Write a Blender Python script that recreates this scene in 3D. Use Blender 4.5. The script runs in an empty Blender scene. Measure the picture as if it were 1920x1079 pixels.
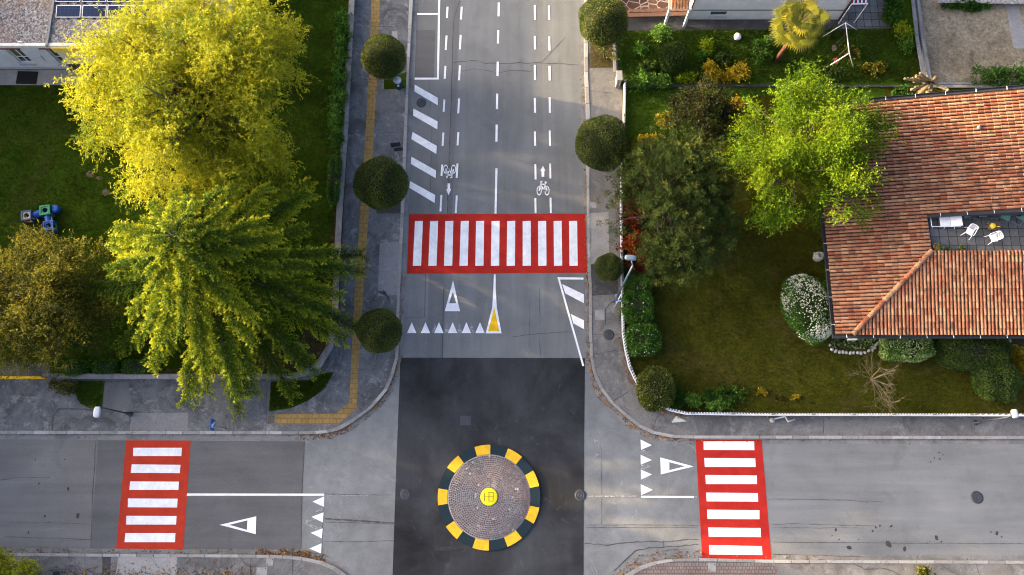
import bpy, bmesh, math, random
import numpy as np
from mathutils import Vector, Matrix
from mathutils.geometry import tessellate_polygon
random.seed(7)
PI = math.pi
SC = bpy.context.scene
COL = SC.collection
# ------------------------------------------------------------------ camera model
F, TH, H = 1550.0, math.radians(14.5), 50.0
CT, ST = math.cos(TH), math.sin(TH)
def G(px, py, z=0.0):
    """point at height z seen at photo pixel (px, py)"""
    u, v = (px - 960) / F, (539.5 - py) / F
    t = (H - z) / (CT - v * ST)
    return Vector((u * t, (v * CT + ST) * t, z))
def GY(px, py, Y):
    """point on the vertical plane y = Y seen at photo pixel"""
    u, v = (px - 960) / F, (539.5 - py) / F
    t = Y / (v * CT + ST)
    return Vector((u * t, Y, H - t * (CT - v * ST)))
def ppm(py, z=0.0):
    return F * (CT - (539.5 - py) / F * ST) / (H - z)
cam_d = bpy.data.cameras.new("camera"); cam = bpy.data.objects.new("camera", cam_d)
COL.objects.link(cam); cam.location = (0, 0, H); cam.rotation_euler = (TH, 0, 0)
cam_d.sensor_width = 36; cam_d.lens = F / 1920 * 36; cam_d.clip_end = 3000; cam_d.clip_start = .5
SC.camera = cam
# ------------------------------------------------------------------ light
SUN_EL, SUN_AZ_Y = math.radians(9.5), -0.28
w = bpy.data.worlds.new("World"); SC.world = w; w.use_nodes = True
nt = w.node_tree; nt.nodes.clear()
sky = nt.nodes.new("ShaderNodeTexSky"); sky.sky_type = 'NISHITA'; sky.sun_disc = False
sky.sun_elevation = SUN_EL; sky.sun_rotation = math.radians(-90 + 15.6)
sky.air_density = 0.28; sky.dust_density = 4.0; sky.ozone_density = 0.0
bg = nt.nodes.new("ShaderNodeBackground"); bg.inputs[1].default_value = 0.15
ow = nt.nodes.new("ShaderNodeOutputWorld")
nt.links.new(sky.outputs[0], bg.inputs[0]); nt.links.new(bg.outputs[0], ow.inputs[0])
sd = bpy.data.lights.new("sun", 'SUN'); so = bpy.data.objects.new("sun", sd); COL.objects.link(so)
sd.energy = 2.7; sd.angle = math.radians(0.6); sd.color = (1.0, 0.74, 0.40)
dv = Vector((math.cos(SUN_EL), SUN_AZ_Y * math.cos(SUN_EL), -math.sin(SUN_EL)))
so.rotation_euler = dv.to_track_quat('-Z', 'Y').to_euler(); so.location = (-60, 6, 30)
SC.view_settings.view_transform = 'Standard'; SC.view_settings.look = 'None'
SC.view_settings.exposure = 2.92; SC.view_settings.gamma = 1.0
SC.cycles.max_bounces = 6; SC.cycles.diffuse_bounces = 3; SC.cycles.glossy_bounces = 2
SC.cycles.transmission_bounces = 4; SC.cycles.transparent_max_bounces = 4
SC.cycles.use_denoising = True; SC.cycles.filter_width = 1.1; SC.cycles.use_adaptive_sampling = False
# ------------------------------------------------------------------ materials
class N:
    """small node-building helper"""
    def __init__(s, name, rough=.8, spec=.3):
        s.m = bpy.data.materials.new(name); s.m.use_nodes = True
        s.t = s.m.node_tree; s.b = s.t.nodes["Principled BSDF"]
        s.b.inputs["Roughness"].default_value = rough
        s.b.inputs["Specular IOR Level"].default_value = spec
        tc = s.t.nodes.new("ShaderNodeTexCoord"); s.co = tc.outputs["Object"]
    def n(s, typ, **kw):
        x = s.t.nodes.new(typ)
        for k, v in kw.items(): setattr(x, k, v)
        return x
    def l(s, a, b): s.t.links.new(a, b)
    def mapped(s, scale=(1, 1, 1), rot=0):
        m = s.n("ShaderNodeMapping"); m.inputs["Scale"].default_value = scale; m.inputs["Rotation"].default_value = (0, 0, rot)
        s.l(s.co, m.inputs[0]); return m.outputs[0]
    def noise(s, scale, detail=4, rough=.6, dist=0, vec=None):
        x = s.n("ShaderNodeTexNoise"); x.inputs["Scale"].default_value = scale; x.inputs["Detail"].default_value = detail
        x.inputs["Roughness"].default_value = rough; x.inputs["Distortion"].default_value = dist
        s.l(vec or s.co, x.inputs["Vector"]); return x.outputs[0]
    def ramp(s, fac, stops):
        r = s.n("ShaderNodeValToRGB"); e = r.color_ramp.elements
        while len(e) < len(stops): e.new(.5)
        for q, (p, c) in zip(e, stops):
            q.position = p; q.color = (*c, 1) if not isinstance(c, (int, float)) else (c, c, c, 1)
        s.l(fac, r.inputs[0]); return r.outputs[0]
    def mix(s, fac, a, b, mode='MIX'):
        x = s.n("ShaderNodeMix", data_type='RGBA', blend_type=mode)
        for sock, v in ((x.inputs[0], fac), (x.inputs[6], a), (x.inputs[7], b)):
            if isinstance(v, (int, float)): sock.default_value = v
            elif isinstance(v, tuple): sock.default_value = (*v, 1)
            else: s.l(v, sock)
        return x.outputs[2]
    def col(s, c):
        if isinstance(c, tuple): s.b.inputs["Base Color"].default_value = (*c, 1)
        else: s.l(c, s.b.inputs["Base Color"])
        return s
    def bump(s, h, strength=.3, dist=.02):
        x = s.n("ShaderNodeBump"); x.inputs["Strength"].default_value = strength; x.inputs["Distance"].default_value = dist
        s.l(h, x.inputs["Height"]); s.l(x.outputs[0], s.b.inputs["Normal"]); return s
    def attr(s, name):
        a = s.n("ShaderNodeAttribute"); a.attribute_name = name; return a
def g3(v, t=(1, 1, 1)): return (v * t[0], v * t[1], v * t[2])
def plain(name, c, rough=.6, var=.18, scale=6, spec=.3, metal=0):
    k = N(name, rough, spec)
    k.col(k.mix(1.0, c, k.ramp(k.noise(scale, 5), [(.3, 1 - var), (.7, 1 + var * .4)]), 'MULTIPLY'))
    k.b.inputs["Metallic"].default_value = metal
    return k.m
def asphalt(name, v, tint=(1, 1, 1.02), streak=(1, .12), contrast=.22, stain=.35, bloom=.12, crack=0.0):
    k = N(name, .88, .25)
    big = k.ramp(k.noise(.22, 5, .6, .4), [(.3, 1 - contrast), (.72, 1 + contrast)])
    st = k.ramp(k.noise(1.3, 4, .6, .2, k.mapped((streak[0], streak[1], 1))), [(.3, .86), (.7, 1.12)])
    fine = k.ramp(k.noise(14, 6, .75), [(.25, .78), (.75, 1.2)])
    grain = k.ramp(k.noise(70, 2, .6), [(.3, .82), (.7, 1.18)])
    c = k.mix(1, g3(v, tint), big, 'MULTIPLY'); c = k.mix(1, c, st, 'MULTIPLY')
    c = k.mix(1, c, fine, 'MULTIPLY'); c = k.mix(1, c, grain, 'MULTIPLY')
    dark = k.ramp(k.noise(.55, 6, .65, .8), [(.58, 0.0), (.74, stain)])
    c = k.mix(dark, c, g3(v * .45, tint))
    pale = k.ramp(k.noise(.9, 7, .7, 1.2), [(.6, 0.0), (.75, bloom)])
    c = k.mix(pale, c, (.36, .36, .35))
    if crack:
        vo = k.n("ShaderNodeTexVoronoi", feature='DISTANCE_TO_EDGE'); vo.inputs["Scale"].default_value = .16
        wv = k.n("ShaderNodeVectorMath", operation='ADD'); k.l(k.co, wv.inputs[0])
        nz = k.n("ShaderNodeTexNoise"); nz.inputs["Scale"].default_value = .8; nz.inputs["Detail"].default_value = 6; k.l(k.co, nz.inputs["Vector"])
        sc_ = k.n("ShaderNodeVectorMath", operation='SCALE'); sc_.inputs["Scale"].default_value = 1.6
        k.l(nz.outputs[1], sc_.inputs[0]); k.l(sc_.outputs[0], wv.inputs[1]); k.l(wv.outputs[0], vo.inputs["Vector"])
        ln = k.ramp(vo.outputs["Distance"], [(.0, crack), (.006, 0.0)])
        msk = k.ramp(k.noise(.35, 2), [(.48, 0.0), (.56, 1.0)])
        c = k.mix(k.mix(1, ln, msk, 'MULTIPLY'), c, (.02, .02, .02))
    k.col(c).bump(k.noise(60, 3, .7), .25, .01)
    return k.m
def dirty_concrete(name, v, tint=(1, 1, 1), blot=.5, dark=.55):
    k = N(name, .9, .2)
    fine = k.ramp(k.noise(11, 7, .75), [(.25, .72), (.75, 1.25)])
    c = k.mix(1, g3(v, tint), fine, 'MULTIPLY')
    c = k.mix(1, c, k.ramp(k.noise(75, 2), [(.3, .85), (.7, 1.15)]), 'MULTIPLY')
    d = k.ramp(k.noise(.55, 9, .75, .9), [(.44, 0.0), (.62, dark)])
    c = k.mix(d, c, g3(v * .3, (1, 1, 1)))
    p = k.ramp(k.noise(1.1, 10, .82, .3), [(.53, 0.0), (.68, blot)])
    c = k.mix(p, c, (.38, .38, .38))
    k.col(c).bump(k.noise(30, 5, .7), .3, .01)
    return k.m
def paint(name, c, under=(.12, .12, .125), wear=.06, rough=.75):
    k = N(name, rough, .12)
    n = k.mix(.5, k.noise(9, 9, .78, .4), k.noise(60, 3, .7))
    mask = k.ramp(n, [(.5 - .22 + wear, 1.0), (.5 - .17 + wear, 0.0)])
    base = k.mix(1, c, k.ramp(k.noise(1.4, 9, .76, .5), [(.3, .72), (.62, 1.03)]), 'MULTIPLY')
    base = k.mix(1, base, k.ramp(k.noise(2, 3, .6, 0, k.mapped((6, .4, 1))), [(.3, .95), (.7, 1.02)]), 'MULTIPLY')
    k.col(k.mix(mask, base, under)).bump(k.noise(60, 3), .15, .005)
    return k.m
def lawn_mat(name, c1, c2, c3, soil=(.10, .075, .045), soil_amt=.5, clover=0):
    k = N(name, 1.0, .0)
    f1 = k.noise(5, 9, .82, .3)
    c = k.ramp(f1, [(.32, c1), (.5, c2), (.68, c3)])
    c = k.mix(1, c, k.ramp(k.noise(38, 3, .7), [(.3, .6), (.7, 1.4)]), 'MULTIPLY')
    c = k.mix(1, c, k.ramp(k.noise(.5, 7, .72, .7), [(.3, .6), (.7, 1.5)]), 'MULTIPLY')
    m = k.ramp(k.noise(.28, 8, .72, .8), [(.52, 0.0), (.72, soil_amt)])
    c = k.mix(m, c, soil)
    if clover:
        v = k.n("ShaderNodeTexVoronoi"); v.inputs["Scale"].default_value = 6.0; k.l(k.co, v.inputs["Vector"])
        dm = k.ramp(v.outputs["Distance"], [(.1, clover), (.16, 0.0)])
        c = k.mix(k.mix(1, dm, k.ramp(k.noise(.4, 3), [(.45, 0.0), (.55, 1.0)]), 'MULTIPLY'), c, (.45, .48, .4))
    k.col(c).bump(k.noise(30, 6, .75), .7, .06)
    return k.m
def leafmat(name, lo, mid, hi, trans=.35, rough=.6):
    k = N(name, rough, .1)
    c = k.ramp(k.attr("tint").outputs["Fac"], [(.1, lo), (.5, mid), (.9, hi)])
    k.col(c)
    tr = k.n("ShaderNodeBsdfTranslucent"); k.l(c, tr.inputs[0])
    ms = k.n("ShaderNodeMixShader"); ms.inputs[0].default_value = trans
    out = k.t.nodes["Material Output"]
    k.l(k.b.outputs[0], ms.inputs[1]); k.l(tr.outputs[0], ms.inputs[2]); k.l(ms.outputs[0], out.inputs[0])
    return k.m
def attrmat(name, rough=.8, fine=.25, scale=25, dirt=0, dirtcol=(.03, .03, .025), spec=.25):
    k = N(name, rough, spec)
    c = k.mix(1, k.attr("tone").outputs["Color"], k.ramp(k.noise(scale, 5, .7), [(.25, 1 - fine), (.75, 1 + fine)]), 'MULTIPLY')
    if dirt:
        c = k.mix(k.ramp(k.noise(1.6, 8, .75, .8), [(.5, 0.0), (.68, dirt)]), c, dirtcol)
    k.col(c).bump(k.noise(scale, 4), .2, .01)
    return k.m
def brickmat(name, c1, c2, mortar, scale, bw, bh, msize=.06, offset=.5, rot=0):
    k = N(name, .85, .2)
    b = k.n("ShaderNodeTexBrick"); b.offset = offset
    b.inputs["Scale"].default_value = scale; b.inputs["Brick Width"].default_value = bw; b.inputs["Row Height"].default_value = bh
    b.inputs["Mortar Size"].default_value = msize; b.inputs["Color1"].default_value = (*c1, 1); b.inputs["Color2"].default_value = (*c2, 1)
    b.inputs["Mortar"].default_value = (*mortar, 1); b.inputs["Bias"].default_value = -.1
    k.l(k.mapped((1, 1, 1), rot), b.inputs["Vector"])
    c = k.mix(1, b.outputs[0], k.ramp(k.noise(7, 7, .75), [(.25, .65), (.75, 1.25)]), 'MULTIPLY')
    c = k.mix(1, c, k.ramp(k.noise(.6, 5, .7), [(.3, .7), (.7, 1.1)]), 'MULTIPLY')
    k.col(c).bump(b.outputs[1], -.4, .01)
    return k.m
M = {}
M['asph_pale'] = asphalt('pale_worn_asphalt', .172, (.975, 1.015, 1.01), (1, 1), .2, .35, .45)
M['asph_north'] = asphalt('grey_asphalt', .152, (.975, 1.015, 1.01), (1, .08), .2, .35, .16)
M['asph_west'] = asphalt('west_asphalt', .145, (1.02, 1, .97), (.08, 1), .16, .35, .1)
M['asph_westdark'] = asphalt('patched_asphalt', .105, (1, 1, 1), (.08, 1), .16, .25, .06)
M['asph_east'] = asphalt('east_asphalt', .165, (.975, 1.015, 1.01), (.08, 1), .18, .3, .12)
M['asph_patch'] = asphalt('strip_asphalt', .125, (1, 1, 1.02), (1, .1), .15, .3, .08)
M['asph_new'] = asphalt('fresh_dark_asphalt', .031, (.93, 1.0, 1.10), (1, .15), .8, .4, .1)
M['pave_w'] = dirty_concrete('west_pavement', .13, (.97, 1.01, 1.05), .6, .75)
M['pave_n'] = dirty_concrete('warm_pavement', .15, (1.03, 1, .96), .35, .6)
M['pave_patch'] = dirty_concrete('pavement_patch', .19, (1, 1, 1.02), .3, .2)
M['pave_dark'] = dirty_concrete('dark_paving', .06, (1, 1, 1), .2, .5)
M['path'] = dirty_concrete('pale_concrete', .27, (1.03, 1, .95), .3, .25)
M['gutter'] = dirty_concrete('gutter_concrete', .19, (1, .99, .96), .3, .5)
M['kerb'] = attrmat('kerb_stone', .85, .3, 14, .5, (.08, .07, .05))
M['white'] = paint('white_road_paint', (.80, .81, .82))
M['worn'] = paint('worn_white_paint', (.6, .6, .61), (.15, .15, .15), .235)
M['red'] = paint('red_road_paint', (.40, .021, .014), (.15, .03, .03), .05)
M['redo'] = paint('orange_red_road_paint', (.42, .036, .016), (.15, .04, .03), .05)
M['yellow'] = paint('yellow_road_paint', (.78, .47, .015), (.3, .2, .03), .0)
M['black'] = plain('black_kerb_paint', (.012, .026, .034), .6, .25, 8, .15)
M['yelblock'] = plain('yellow_kerb_paint', (.72, .42, .015), .55, .25, 5)
M['brightyellow'] = plain('bright_yellow_paint', (.80, .66, .01), .5, .1)
M['cobble'] = attrmat('cobblestone', .8, .3, 30, .15)
M['mortar'] = plain('cobble_mortar', (.36, .35, .34), .95, .4, 30)
M['lawn_park'] = lawn_mat('park_lawn', (.011, .028, .003), (.025, .050, .004), (.052, .070, .007), (.08, .066, .022), .45)
M['bare'] = lawn_mat('bare_patch_soil', (.05, .045, .022), (.10, .085, .05), (.17, .14, .09), (.09, .075, .04), .4)
M['lawn_clover'] = lawn_mat('clover_lawn', (.015, .040, .004), (.036, .078, .006), (.080, .108, .012), (.10, .085, .018), .45, .6)
M['lawn_dry'] = lawn_mat('brownish_lawn', (.027, .030, .004), (.048, .048, .0055), (.084, .070, .012), (.105, .076, .028), .75)  # dry brown-green grass of the lower garden
M['soil'] = lawn_mat('bare_soil', (.022, .022, .008), (.048, .040, .018), (.095, .078, .044), (.06, .05, .025), .5)
M['sand'] = lawn_mat('sandy_yard', (.085, .07, .046), (.25, .205, .14), (.38, .32, .22), (.12, .10, .065), .5)
M['ground'] = lawn_mat('distant_ground', (.03, .04, .012), (.045, .06, .016), (.07, .075, .025), (.09, .075, .045), .5)
M['tactile'] = brickmat('yellow_tactile_paving', (.34, .215, .07), (.28, .18, .06), (.15, .10, .045), 1, .42, .3, .012, .5)
M['brickpave'] = brickmat('red_grey_block_paving', (.22, .145, .12), (.20, .185, .175), (.09, .085, .08), 1, .2, .2, .018, .5)
M['terrace'] = brickmat('terrace_tiles', (.15, .15, .145), (.10, .10, .098), (.03, .03, .03), 1, .52, .52, .02, 0)
M['tile'] = attrmat('terracotta_tile', .85, .32, 18, .85, (.04, .026, .018))
M['tilebed'] = plain('tile_underlay', (.05, .022, .014), .9)
M['gravelroof'] = None
M['bark'] = plain('bark', (.085, .065, .045), .9, .5, 12)
M['barkgold'] = plain('pollarded_bark', (.26, .19, .10), .9, .45, 9)
M['barkpale'] = plain('pale_twig', (.125, .10, .055), .9, .4, 9)
M['cwall'] = dirty_concrete('garden_wall_concrete', .2, (1, 1, 1.02), .35, .65)
M['white_metal'] = plain('white_painted_metal', (.72, .73, .74), .45, .12)
M['grey_metal'] = plain('grey_metal', (.16, .17, .18), .5, .25, 8, .3)
M['dark_metal'] = plain('dark_metal', (.03, .032, .036), .45, .2)
M['bluegrey'] = plain('bluish_painted_steel', (.085, .125, .16), .5, .15)
M['lampglass'] = plain('lamp_head_shell', (.33, .37, .43), .45, .1)
M['iron'] = plain('cast_iron', (.045, .048, .058), .6, .35, 14)
M['cover'] = dirty_concrete('cover_concrete', .26, (1.03, 1, .94), .2, .3)
M['blue'] = plain('blue_sign_face', (.01, .07, .26), .4, .1)
M['binteal'] = plain('dark_green_bin', (.012, .04, .05), .5, .2)
M['plaster'] = plain('white_plaster', (.58, .60, .61), .9, .12, 2)
M['plastergrey'] = plain('grey_plaster', (.38, .39, .40), .9, .15, 2)
M['fascia'] = plain('white_fascia', (.66, .63, .57), .7, .2, 4)
M['cream'] = plain('cream_panel', (.66, .60, .42), .7, .08, 3)
M['awnyellow'] = plain('yellow_fascia_paint', (.80, .58, .10), .6, .12, 3)
M['glass'] = plain('window_glass', (.03, .05, .06), .1, .3, 2, .6)
M['glassblue'] = plain('blue_window_glass', (.015, .07, .13), .12, .3, 2, .6)
M['glassolive'] = plain('olive_window_glass', (.12, .12, .03), .15, .3, 2, .6)
M['solar'] = plain('solar_cell_glass', (.006, .013, .055), .15, .15, 2, .6)
M['redtrim'] = plain('dark_red_trim', (.18, .02, .025), .6)
M['wood'] = plain('weathered_wood', (.12, .10, .075), .85, .4, 10)
M['rubber'] = plain('black_rubber', (.012, .012, .013), .9, .3, 20)
M['plastic_w'] = plain('white_plastic', (.76, .77, .78), .4, .06)
M['green_cloth'] = plain('green_canvas', (.10, .30, .22), .8, .15)
M['yellow_p'] = plain('yellow_plastic', (.7, .45, .04), .45, .1)
M['terracotta'] = plain('terracotta_pot', (.30, .10, .05), .8, .2)
M['toyblue'] = plain('blue_plastic', (.008, .07, .36), .5, .15)
M['toygreen'] = plain('green_plastic', (.03, .25, .10), .5, .15)
M['toyorange'] = plain('orange_plastic', (.65, .25, .05), .45, .1)
M['brown'] = plain('brown_downpipe', (.10, .045, .03), .5)
M['redplastic'] = plain('red_plastic', (.5, .06, .05), .5)
M['stone'] = plain('pale_stone', (.42, .41, .38), .85, .35, 9)
M['stain'] = plain('oil_stain', (.045, .042, .04), .8, .3, 20)
M['crackm'] = plain('crack_dirt', (.08, .078, .075), .95, .5, 8)
M['pipe'] = plain('galvanised_pipe', (.33, .35, .34), .5, .2, 8)
def gravelroof():
    k = N('roof_gravel', .95, .15)
    v = k.n("ShaderNodeTexVoronoi"); v.inputs["Scale"].default_value = 11; k.l(k.co, v.inputs["Vector"])
    c = k.ramp(v.outputs["Color"], [(.1, (.06, .06, .065)), (.5, (.17, .16, .16)), (.9, (.36, .34, .31))])
    c = k.mix(k.ramp(k.noise(.5, 4), [(.45, 0.0), (.6, .45)]), c, (.20, .13, .085))
    k.col(c).bump(v.outputs["Distance"], .6, .03); return k.m
M['gravelroof'] = gravelroof()
def crazy(name, c1, c2, edge, sc=1.6):
    k = N(name, .85, .2)
    v = k.n("ShaderNodeTexVoronoi"); v.inputs["Scale"].default_value = sc; k.l(k.co, v.inputs["Vector"])
    e = k.n("ShaderNodeTexVoronoi", feature='DISTANCE_TO_EDGE'); e.inputs["Scale"].default_value = sc; k.l(k.co, e.inputs["Vector"])
    c = k.ramp(v.outputs["Color"], [(.2, c1), (.8, c2)])
    c = k.mix(k.ramp(e.outputs["Distance"], [(.03, 1.0), (.06, 0.0)]), c, edge)
    c = k.mix(1, c, k.ramp(k.noise(12, 6), [(.3, .7), (.7, 1.2)]), 'MULTIPLY')
    k.col(c); return k.m
M['crazy'] = crazy('crazy_paving', (.035, .018, .015), (.06, .032, .026), (.20, .16, .14))
M['brickred'] = plain('old_brick', (.10, .05, .035), .9, .5, 9)
M['darkgrey'] = plain('dark_grey_render', (.05, .05, .05), .9, .3, 4)
M['bluelamp'] = plain('blue_grey_lamp_shell', (.085, .13, .17), .5, .1)
M['stonewall'] = crazy('stone_wall_face', (.26, .25, .23), (.38, .36, .33), (.10, .10, .09), 3.2)
# leaves
M['l_willow'] = leafmat('yellow_spring_leaves', (.10, .145, .010), (.275, .29, .014), (.46, .43, .022), .4)
M['l_cedar'] = leafmat('cedar_needles', (.018, .042, .005), (.095, .155, .010), (.38, .39, .016), .28)
M['l_scrub'] = leafmat('olive_brown_leaves', (.034, .038, .008), (.105, .108, .012), (.25, .22, .018), .3)
M['l_maple'] = leafmat('fresh_green_leaves', (.03, .07, .003), (.10, .175, .005), (.24, .29, .010), .35)
M['l_pine'] = leafmat('pine_needles', (.012, .026, .006), (.048, .074, .012), (.16, .165, .025), .2)
M['l_dark'] = leafmat('dark_yew_leaves', (.010, .013, .004), (.026, .032, .008), (.075, .065, .018), .2)
M['l_ball'] = leafmat('clipped_evergreen_leaves', (.018, .034, .005), (.060, .086, .012), (.19, .195, .035), .2)
M['l_hedge'] = leafmat('hedge_leaves', (.016, .050, .006), (.05, .135, .012), (.14, .26, .04), .25)
M['l_box'] = leafmat('boxwood_leaves', (.02, .042, .008), (.05, .085, .014), (.09, .13, .025), .2)
M['l_var'] = leafmat('variegated_leaves', (.03, .085, .012), (.14, .25, .04), (.46, .52, .24), .25)
M['l_red'] = leafmat('red_leaves', (.05, .010, .006), (.17, .024, .009), (.42, .11, .015), .3)
M['l_gold'] = leafmat('golden_leaves', (.15, .12, .01), (.32, .24, .015), (.5, .36, .02), .35)
M['l_palm'] = leafmat('palm_fronds', (.04, .055, .008), (.135, .14, .014), (.36, .31, .03), .3)
M['l_fallen'] = leafmat('fallen_leaf', (.09, .045, .02), (.22, .11, .035), (.40, .22, .06), .1)
M['l_grass'] = leafmat('grass_blade', (.014, .028, .002), (.036, .060, .005), (.085, .095, .012), .2)
M['blossom'] = leafmat('white_blossom', (.5, .5, .36), (.72, .72, .56), (.82, .82, .7), .2)
M['core'] = plain('dark_core', (.018, .020, .008), .95, .5, 9)  # solid dark filler; the crown's inner shade is put into its colour
# ------------------------------------------------------------------ mesh helpers
def tag(o, label=None, cat=None, group=None, kind=None):
    if label: o["label"] = label
    if cat: o["category"] = cat
    if group: o["group"] = group
    if kind: o["kind"] = kind
    return o
def thing(name, loc, label, cat, group=None, rz=0):
    o = bpy.data.objects.new(name, None); COL.objects.link(o); o.empty_display_size = .2
    o.location = loc; o.rotation_euler = (0, 0, rz); return tag(o, label, cat, group)
def org(p):
    """world location of a thing (parts are built in world coordinates)"""
    v = Vector((0, 0, 0))
    while p is not None: v = v + p.location; p = p.parent
    return v
class MB:
    def __init__(s): s.v = []; s.f = []; s.c = []; s.smooth = []
    def add(s, vs, fs, c=None, smooth=False):
        o = len(s.v); s.v += [tuple(x) for x in vs]; s.f += [tuple(i + o for i in f) for f in fs]
        s.c += [c or (.5, .5, .5)] * len(vs); s.smooth += [smooth] * len(fs); return s
    def box(s, lo, hi, c=None):
        x0, y0, z0 = lo; x1, y1, z1 = hi
        return s.add([(x0, y0, z0), (x1, y0, z0), (x1, y1, z0), (x0, y1, z0), (x0, y0, z1), (x1, y0, z1), (x1, y1, z1), (x0, y1, z1)],
                     [(3, 2, 1, 0), (4, 5, 6, 7), (0, 1, 5, 4), (1, 2, 6, 5), (2, 3, 7, 6), (3, 0, 4, 7)], c)
    def obox(s, ctr, size, rz=0, c=None, m=None):
        hx, hy, hz = size[0] / 2, size[1] / 2, size[2] / 2
        R = m or Matrix.Rotation(rz, 3, 'Z'); ctr = Vector(ctr)
        vs = [ctr + R @ Vector(p) for p in ((-hx, -hy, -hz), (hx, -hy, -hz), (hx, hy, -hz), (-hx, hy, -hz), (-hx, -hy, hz), (hx, -hy, hz), (hx, hy, hz), (-hx, hy, hz))]
        return s.add(vs, [(3, 2, 1, 0), (4, 5, 6, 7), (0, 1, 5, 4), (1, 2, 6, 5), (2, 3, 7, 6), (3, 0, 4, 7)], c)
    def bar(s, a, b, wd, ht=None, c=None):
        a, b = Vector(a), Vector(b); d = b - a
        q = d.to_track_quat('X', 'Z').to_matrix()
        return s.obox((a + b) / 2, (d.length, wd, ht or wd), c=c, m=q)
    def tube(s, pts, radii, n=6, cap=True, c=None):
        pts = [Vector(p) for p in pts]; o = len(s.v); vs = []; fs = []
        if isinstance(radii, (int, float)): radii = [radii] * len(pts)
        for i, p in enumerate(pts):
            d = (pts[min(i + 1, len(pts) - 1)] - pts[max(i - 1, 0)]).normalized()
            a = d.cross(Vector((0, 0, 1)) if abs(d.z) < .9 else Vector((1, 0, 0))).normalized(); b = d.cross(a)
            for k in range(n):
                t = 2 * PI * k / n; vs.append(p + (a * math.cos(t) + b * math.sin(t)) * radii[i])
        for i in range(len(pts) - 1):
            for k in range(n):
                fs.append((i * n + k, i * n + (k + 1) % n, (i + 1) * n + (k + 1) % n, (i + 1) * n + k))
        if cap: fs.append(tuple(range(n - 1, -1, -1))); fs.append(tuple((len(pts) - 1) * n + k for k in range(n)))
        return s.add(vs, fs, c, n > 6)
    def lathe(s, ctr, prof, n=20, c=None, smooth=True):
        ctr = Vector(ctr); vs = []; fs = []
        for r, z in prof:
            for k in range(n):
                t = 2 * PI * k / n; vs.append(ctr + Vector((r * math.cos(t), r * math.sin(t), z)))
        for i in range(len(prof) - 1):
            for k in range(n): fs.append((i * n + k, i * n + (k + 1) % n, (i + 1) * n + (k + 1) % n, (i + 1) * n + k))
        fs.append(tuple((len(prof) - 1) * n + k for k in range(n))); fs.append(tuple(range(n - 1, -1, -1)))
        return s.add(vs, fs, c, smooth)
    def poly(s, pts, c=None):
        pts = [Vector(p) for p in pts]
        tr = tessellate_polygon([pts]); fs = []
        for t in tr:
            a, b, d = (pts[i] for i in t)
            fs.append(t if (b - a).cross(d - a).z >= 0 else t[::-1])
        return s.add(pts, fs, c)
    def prism(s, pts, z0, z1, c=None):
        n = len(pts); s.poly([(p[0], p[1], z1) for p in pts], c)
        ar = sum(pts[i][0] * pts[(i + 1) % n][1] - pts[(i + 1) % n][0] * pts[i][1] for i in range(n))
        vs = [(p[0], p[1], z0) for p in pts] + [(p[0], p[1], z1) for p in pts]
        fs = []
        for i in range(n):
            j = (i + 1) % n; f = (i, j, n + j, n + i); fs.append(f if ar > 0 else f[::-1])
        return s.add(vs, fs, c)
    def build(s, name, mat, parent=None, kind=None, attr=False):
        me = bpy.data.meshes.new(name); o = org(parent)
        me.from_pydata([(x - o.x, y - o.y, z - o.z) for x, y, z in s.v], [], s.f)
        me.polygons.foreach_set("use_smooth", s.smooth)
        if attr:
            a = me.color_attributes.new("tone", 'FLOAT_COLOR', 'POINT')
            a.data.foreach_set("color", np.hstack([np.array(s.c, np.float32), np.ones((len(s.c), 1), np.float32)]).ravel())
        me.materials.append(mat); me.update()
        ob = bpy.data.objects.new(name, me); COL.objects.link(ob); ob.parent = parent
        if kind: ob["kind"] = kind
        return ob
def quads(name, V, tint, mat, parent):
    """leaf quads: V is (n,4,3) in world coordinates, tint is (n,)"""
    n = len(V); o = np.array(org(parent)); me = bpy.data.meshes.new(name)
    me.vertices.add(n * 4); me.vertices.foreach_set("co", (V.reshape(-1, 3) - o).astype(np.float32).ravel())
    me.loops.add(n * 4); me.loops.foreach_set("vertex_index", np.arange(n * 4, dtype=np.int32))
    me.polygons.add(n); me.polygons.foreach_set("loop_start", np.arange(0, n * 4, 4, dtype=np.int32))
    me.polygons.foreach_set("loop_total", np.full(n, 4, np.int32))
    a = me.attributes.new("tint", 'FLOAT', 'POINT'); a.data.foreach_set("value", np.repeat(tint, 4).astype(np.float32))
    me.materials.append(mat); me.update(calc_edges=True); me.validate()
    ob = bpy.data.objects.new(name, me); COL.objects.link(ob); ob.parent = parent
    return ob
def nrm(a): return a / np.maximum(np.linalg.norm(a, axis=-1, keepdims=True), 1e-9)
def leafquads(rng, P, D, L, Wd):
    """rhombus leaves from base points P along D"""
    S = nrm(np.cross(D, nrm(rng.normal(size=P.shape))))
    L = np.asarray(L).reshape(-1, 1); Wd = np.asarray(Wd).reshape(-1, 1)
    m = P + D * L * .45
    return np.stack([P, m + S * Wd * .5, P + D * L, m - S * Wd * .5], 1)
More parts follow.
